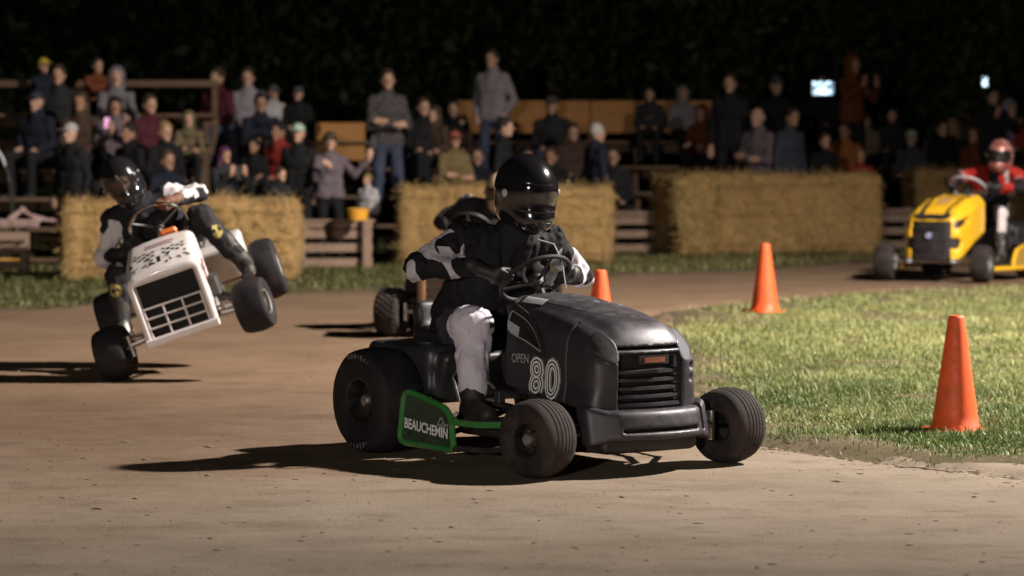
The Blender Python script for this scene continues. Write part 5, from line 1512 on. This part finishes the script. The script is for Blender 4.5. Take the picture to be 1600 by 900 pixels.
def build_hair():
    top = ell((0, .02, .035), (.085, .102, .105)); face = rbox((0, -.14, -.05), (.12, .085, .105), .03, op='sub', k=.015); low = rbox((0, 0, -.16), (.2, .2, .10), .02, op='sub', k=.02)
    HAIR['short'] = ('hair', sdf_mesh('hair', [top, face, low], .0105, .02, fold=.006, ffreq=(30, 30, 20)))
    HAIR['long'] = ('hair', sdf_mesh('hair', [ell((0, .02, .035), (.092, .108, .108)), cap((.06, .03, -.02), (.075, .03, -.20), .045, .035), cap((-.06, .03, -.02), (-.075, .03, -.20), .045, .035), cap((0, .06, 0), (0, .07, -.2), .07, .05), rbox((0, -.14, -.08), (.058, .11, .135), .03, op='sub', k=.015)], .0115, .02, fold=.007, ffreq=(26, 26, 8)))
    HAIR['cap'] = ('cap', sdf_mesh('cap', [ell((0, .012, .045), (.086, .105, .092)), rbox((0, 0, -.06), (.2, .2, .095), .01, op='sub', k=.006), rbox((0, -.125, .040), (.062, .065, .006), .005, rotm(-10, 0, 0), k=.01)], .0095, .02))
    HAIR['beanie'] = ('beanie', sdf_mesh('beanie', [ell((0, .012, .05), (.090, .108, .098)), cap((-.05, .01, .03), (.05, .01, .03), .062), rbox((0, 0, -.09), (.2, .2, .10), .01, op='sub', k=.006)], .0105, .02))
    HAIR['hood'] = ('hood', sdf_mesh('hood', [ell((0, .035, .03), (.112, .118, .132)), cap((0, .05, -.08), (0, .03, -.15), .10, .10), ell((0, -.10, -.0), (.075, .10, .10), op='sub', k=.02)], .0115, .03, fold=.006))
    HAIR['bald'] = ('hair', sdf_mesh('hair', [ell((0, .035, .0), (.082, .088, .075)), rbox((0, -.12, 0), (.2, .12, .2), .02, op='sub', k=.02), rbox((0, .02, .12), (.2, .2, .085), .02, op='sub', k=.02), rbox((0, 0, -.16), (.2, .2, .10), .02, op='sub', k=.02)], .010, .02, fold=.004, ffreq=(30, 30, 20)))
for k in POSES: build_pose(k)
build_hair()

CLO = dict(navy=(.011, .012, .023), black=(.007, .007, .008), charcoal=(.020, .019, .022), rust=(.15, .042, .016), grey=(.15, .14, .155), maroon=(.075, .013, .022), olive=(.125, .09, .04), khaki=(.14, .11, .06), pale=(.25, .22, .245), lilac=(.28, .25, .34),
           brown=(.06, .036, .025), red=(.26, .028, .02), jeans=(.055, .065, .11), dark=(.010, .010, .012), plaid=(.060, .052, .050), purple=(.05, .025, .06), greyblue=(.045, .05, .07), white=(.42, .39, .40), mauve=(.13, .10, .115), orange=(.34, .12, .03))
HCO = dict(black=(.010, .008, .007), brown=(.045, .025, .013), grey=(.34, .32, .30), blond=(.26, .16, .06), yellow=(.50, .36, .03), green=(.34, .45, .36), navy=(.02, .022, .04), purple=(.06, .012, .05), red=(.22, .05, .03), white=(.5, .48, .46), dkgrey=(.06, .06, .065))
def cm(c): return mat('cloth_' + c, CLO[c], .85, var=.25, scale=9, bump=.002, bscale=70, spec=.3)
def hm_(c): return mat('hair_' + c, HCO[c], .7, var=.3, scale=20)
M_plaid = mat('plaid_shirt', (.06, .052, .05), .85)
def plaid_nodes():
    nt = M_plaid.node_tree; N = nt.nodes; L = nt.links
    tc = [n for n in N if n.type == 'TEX_COORD'][0]
    c = N.new('ShaderNodeTexChecker'); c.inputs['Scale'].default_value = 26; c.inputs['Color1'].default_value = (.10, .082, .078, 1); c.inputs['Color2'].default_value = (.026, .025, .030, 1)
    L.new(tc.outputs['Object'], c.inputs['Vector']); L.new(c.outputs['Color'], N['Principled BSDF'].inputs['Base Color'])
plaid_nodes()
M_screen = mat('lit_screen', (.1, .1, .1), .3, emit=(.62, .85, 1.0), estr=2.6)
def picture_nodes(m):
    nt = m.node_tree; N = nt.nodes; L = nt.links
    v = N.new('ShaderNodeTexVoronoi'); v.inputs['Scale'].default_value = 17; v.distance = 'CHEBYCHEV'
    tc = [n for n in N if n.type == 'TEX_COORD'][0]; L.new(tc.outputs['Object'], v.inputs['Vector'])
    r = N.new('ShaderNodeValToRGB'); e = r.color_ramp.elements
    e[0].position = .25; e[0].color = (.02, .05, .09, 1); e[1].position = .6; e[1].color = (.62, .85, 1, 1)
    sp = N.new('ShaderNodeSeparateColor'); L.new(v.outputs['Color'], sp.inputs[0]); L.new(sp.outputs[0], r.inputs[0])
    L.new(r.outputs['Color'], N['Principled BSDF'].inputs['Emission Color'])
picture_nodes(M_screen)
M_screen2 = mat('lit_screen_pink', (.1, .1, .1), .3, emit=(1, .45, .75), estr=1.0)
M_phone = mat('phone_case', (.012, .012, .013), .35)

def section_of(px):
    return 'A' if px < 318 else 'B' if px < 692 else 'C' if px < 1166 else 'D'
GS = 'spectators on and around the bleachers'
def spectator(px, ytop, pose, jacket, trs, hair, hcol, label, yaw=0, where=None, skin=None):
    P = POSES[pose]; seat_ = P['seat']
    full = .865 if seat_ else 1.745
    if where is None or isinstance(where, int):
        x0, x1, z0, rows = SECT[section_of(px)]
        best = None
        for i in (range(rows) if where is None else [where]):
            y = z0 + i * ROW_D + (0 if seat_ else -.38)
            base = SEAT0 + ROW_H * i if seat_ else max(.10, SEAT0 + ROW_H * (i - 1))
            top = CAM_H + (220 - ytop) / FPX * y
            s = (top - base) / full
            if best is None or abs(s - 1) < abs(best[0] - 1): best = (s, y, base)
        s, y, base = best
    else:
        y = where; base = .02; s = (CAM_H + (220 - ytop) / FPX * y - base) / full
    s = min(1.12, max(.80 if where is None else .62, s))
    x = x_at(px, y)
    if not seat_ and base > .05: y += .0
    if yaw == 0: yaw = random.uniform(-42, 42)
    t = thing('person', label, 'person', (x, y, base), R(yaw), GS); t.scale = (s, s, s)
    mb, mj, mt, ms = ARCH[pose]
    obj('body', mb, skin or (M_skin if random.random() < .7 else M_skin2), t)
    obj('jacket', mj, M_plaid if jacket == 'plaid' else cm(jacket), t); obj('trousers', mt, cm(trs), t)
    for m in ms: obj('shoe', m, M_boot, t)
    hc = head_c(P); kind, hmesh = HAIR[hair]
    obj(kind, hmesh, cm(jacket) if hair == 'hood' else hm_(hcol), t, tuple(hc))
    if hair in ('cap', 'beanie'): obj('hair', HAIR['bald'][1], hm_('brown'), t, tuple(hc))
    return t
S = spectator
S(67, 92, 'sit', 'navy', 'dark', 'cap', 'yellow', 'spectator in yellow cap on the top row at far left')
S(94, 98, 'sit', 'charcoal', 'dark', 'short', 'brown', 'bareheaded spectator right beside the yellow-capped one')
S(145, 92, 'sit_fwd', 'rust', 'dark', 'short', 'brown', 'spectator in rust-orange jacket on the top row at left')
S(182, 108, 'sit_fwd', 'grey', 'dark', 'hood', 'black', 'spectator in pale grey hood beside the rust-orange jacket', 10)
S(62, 136, 'sit', 'navy', 'dark', 'cap', 'navy', 'spectator in dark cap and navy jacket at far left')
S(128, 138, 'sit', 'brown', 'dark', 'long', 'brown', 'long-haired spectator in brown in front of the rust-orange jacket')
S(180, 152, 'sit_phone', 'mauve', 'dark', 'long', 'black', 'woman in mauve looking at a pink-lit phone', 15)
S(232, 148, 'sit', 'maroon', 'dark', 'short', 'brown', 'spectator in maroon jacket seated left of the khaki hood')
S(208, 192, 'sit', 'black', 'dark', 'short', 'black', 'spectator in black seated behind the white mower driver\'s helmet')
S(255, 190, 'sit', 'black', 'dark', 'short', 'blond', 'blond spectator in black, just left of the khaki hood')
S(295, 176, 'sit_fwd', 'khaki', 'dark', 'hood', 'black', 'spectator hunched in a khaki hooded coat')
S(113, 193, 'stand', 'black', 'black', 'cap', 'grey', 'tall standing figure in long black jacket behind the left hay bale', -30, 33.8)
S(258, 234, 'sit', 'navy', 'dark', 'short', 'brown', 'short-haired man in navy shirt behind the white mower\'s steering wheel', 0, 0)
S(350, 230, 'film', 'charcoal', 'dark', 'long', 'purple', 'purple-haired woman with raised hand behind the left hay bale', 40, 33.6)
S(438, 262, 'stand', 'dark', 'dark', 'short', 'brown', 'small child above the right end of the left hay bale', 0, 33.4)
S(345, 100, 'sit', 'maroon', 'jeans', 'short', 'brown', 'spectator in maroon and blue jeans left of the pale T-shirt')
S(388, 92, 'sit', 'pale', 'greyblue', 'short', 'brown', 'spectator in pale grey T-shirt on the top row left of centre')
S(425, 134, 'sit', 'white', 'dark', 'cap', 'dkgrey', 'spectator in white shirt and grey cap below the pale T-shirt')
S(404, 146, 'sit_fwd', 'navy', 'navy', 'short', 'black', 'hunched spectator in navy in front of the white shirt')
S(467, 136, 'sit', 'black', 'black', 'cap', 'dkgrey', 'spectator in black on the row left of the orange board')
S(441, 190, 'sit', 'red', 'dark', 'short', 'black', 'spectator in dark red jacket left of the green cap', 0)
S(400, 216, 'sit', 'dark', 'dark', 'short', 'black', 'dim seated spectator just right of the purple-haired woman')
S(467, 194, 'stand', 'black', 'black', 'cap', 'green', 'bearded man in pale green cap and long black coat', -10, 35.0)
S(516, 208, 'reach', 'mauve', 'black', 'beanie', 'brown', 'man in lilac-grey with one arm stretched up holding a phone', 8, 34.9)
S(575, 284, 'stand', 'white', 'navy', 'short', 'blond', 'small child in white shirt beside the yellow tub', 0, 35.6)
S(606, 94, 'crossed', 'plaid', 'jeans', 'short', 'brown', 'big man standing in plaid shirt and jeans', 10, 1)
S(660, 153, 'sit', 'dark', 'dark', 'short', 'brown', 'dim spectator just right of the plaid-shirted man')
S(683, 166, 'sit', 'brown', 'dark', 'long', 'brown', 'dim spectator second to the right of the plaid-shirted man')
S(707, 157, 'sit', 'black', 'dark', 'short', 'black', 'dim spectator in black under the left end of the orange boards', 0)
S(770, 56, 'pockets', 'pale', 'jeans', 'short', 'brown', 'man standing highest in pale long-sleeved shirt and jeans', 0, 2)
S(726, 180, 'sit', 'brown', 'dark', 'cap', 'brown', 'spectator in brown cap behind the olive jacket')
S(744, 196, 'sit', 'navy', 'dark', 'short', 'brown', 'spectator in navy right behind the olive jacket\'s shoulder', 10, 0)
S(710, 205, 'crossed', 'olive', 'khaki', 'cap', 'red', 'man in olive jacket with folded arms behind the middle bale', 20, 36.2)
S(786, 184, 'stand', 'black', 'black', 'short', 'black', 'dark-haired man in black jacket looking right above the black helmet', 75, 36.4)
S(820, 208, 'sit', 'black', 'dark', 'long', 'black', 'dark-haired woman right of the man looking right', 20, 0)
S(862, 146, 'sit', 'charcoal', 'greyblue', 'cap', 'dkgrey', 'capped spectator in grey against the orange boards')
S(864, 204, 'sit', 'dark', 'dark', 'short', 'brown', 'spectator in dark clothes above the right side of the black helmet', 0, 0)
S(892, 192, 'sit', 'brown', 'dark', 'long', 'brown', 'brown-haired spectator left of the grey-haired navy jacket', 0)
S(931, 194, 'stand', 'navy', 'navy', 'short', 'grey', 'grey-haired person in navy jacket behind the middle bale', 120, 36.6)
S(957, 206, 'sit', 'charcoal', 'dark', 'short', 'brown', 'small spectator just right of the grey-haired navy jacket', 0, 0)
ysp = S(1015, 137, 'sit', 'charcoal', 'dark', 'short', 'brown', 'spectator in grey top with yellow print right of the orange boards')
S(1065, 137, 'sit', 'grey', 'dark', 'hood', 'black', 'spectator in light grey hood, right of the yellow print')
S(1104, 166, 'sit_fwd', 'rust', 'dark', 'hood', 'black', 'hunched spectator in rust hood at the right end of the boards')
S(1140, 80, 'stand', 'dark', 'dark', 'short', 'brown', 'dim man standing highest right of centre', 0, 1)
S(1211, 91, 'stand', 'black', 'dark', 'cap', 'dkgrey', 'dim capped man standing left of the lit tablet', 10, 1)
S(1183, 169, 'crossed', 'mauve', 'dark', 'bald', 'grey', 'balding grey-haired man in mauve-brown jacket behind the long bale', -40, 39.6)
S(1234, 168, 'stand', 'greyblue', 'khaki', 'short', 'black', 'dark-haired man in blue-grey jacket looking down', 40, 39.7)
S(1287, 208, 'stand', 'black', 'dark', 'short', 'brown', 'person in black right of the man looking down', 0, 39.8)
S(1321, 190, 'sit', 'orange', 'dark', 'short', 'brown', 'spectator in orange-brown above the child in red')
S(1344, 234, 'stand', 'red', 'dark', 'short', 'blond', 'small child in red jacket above the long bale', 0, 39.5)
S(1354, 178, 'sit', 'khaki', 'dark', 'long', 'brown', 'spectator in khaki behind the child in red')
S(1330, 88, 'film', 'rust', 'dark', 'hood', 'black', 'person in rust hooded jacket holding up a lit tablet', 35, 2)
S(1286, 96, 'sit', 'dark', 'dark', 'hood', 'black', 'dim hooded figure above the lit tablet', 0, 3)
S(1392, 168, 'sit', 'charcoal', 'dark', 'short', 'black', 'dim spectator in charcoal right of the child in red')
S(1425, 204, 'sit', 'greyblue', 'dark', 'cap', 'green', 'dim spectator in pale cap above the yellow mower\'s hood')
S(1470, 188, 'stand', 'black', 'black', 'short', 'brown', 'left one of two people in black left of the yellow mower\'s driver', 20, 42.2)
S(1487, 186, 'stand', 'dark', 'black', 'long', 'blond', 'right one of two people in black left of the yellow mower\'s driver', -20, 42.6)
S(1522, 200, 'stand', 'rust', 'dark', 'hood', 'black', 'figure in rust-red hood right behind the yellow mower\'s driver', 0, 41.6)
S(1548, 138, 'film', 'charcoal', 'dark', 'short', 'black', 'person holding up a bright phone at far right', 20, 1)
S(1572, 158, 'sit', 'lilac', 'dark', 'hood', 'black', 'spectator in pale lilac hood at far right')
S(1592, 176, 'sit', 'red', 'dark', 'short', 'brown', 'spectator in red at the right picture edge')

# phones and a tablet held up
def device(label, px, py, y, w, h, yaw, m, cat='phone', tilt=0):
    z = CAM_H + (220 - py) / FPX * y
    t = thing(cat, label, cat, (x_at(px, y), y, z), R(yaw)); t.rotation_euler = (R(tilt), 0, R(yaw))
    MB().box((0, 0, 0), (w, .010, h), .004).build('case', M_phone, t)
    MB().box((0, -.0062, 0), (w * .92, .002, h * .92)).build('screen', m, t)
zD = SECT['D'][2]
device('brightly lit tablet held up at the right side of the crowd', 1285, 138, zD + .4, .33, .20, 8, M_screen, 'tablet', -6)
device('bright blue-white phone held up at far right', 1537, 128, zD - .1, .08, .14, 10, M_screen, 'phone', -5)
device('dark phone held up by the man in lilac-grey', 584, 222, 34.55, .075, .15, 15, M_phone)
device('pink-lit phone in the hands of the woman in mauve', 168, 192, SECT['A'][2] + 1.05, .07, .14, 10, M_screen2)
device('dark phone in the raised hand of the purple-haired woman', 372, 268, 33.4, .07, .14, 30, M_phone)
# yellow print on the grey top
b = MB(); b.box((0, -.127, .40), (.12, .006, .06), .002); b.build('chest_print', mat('yellow_print', (.45, .38, .05), .8), ysp)
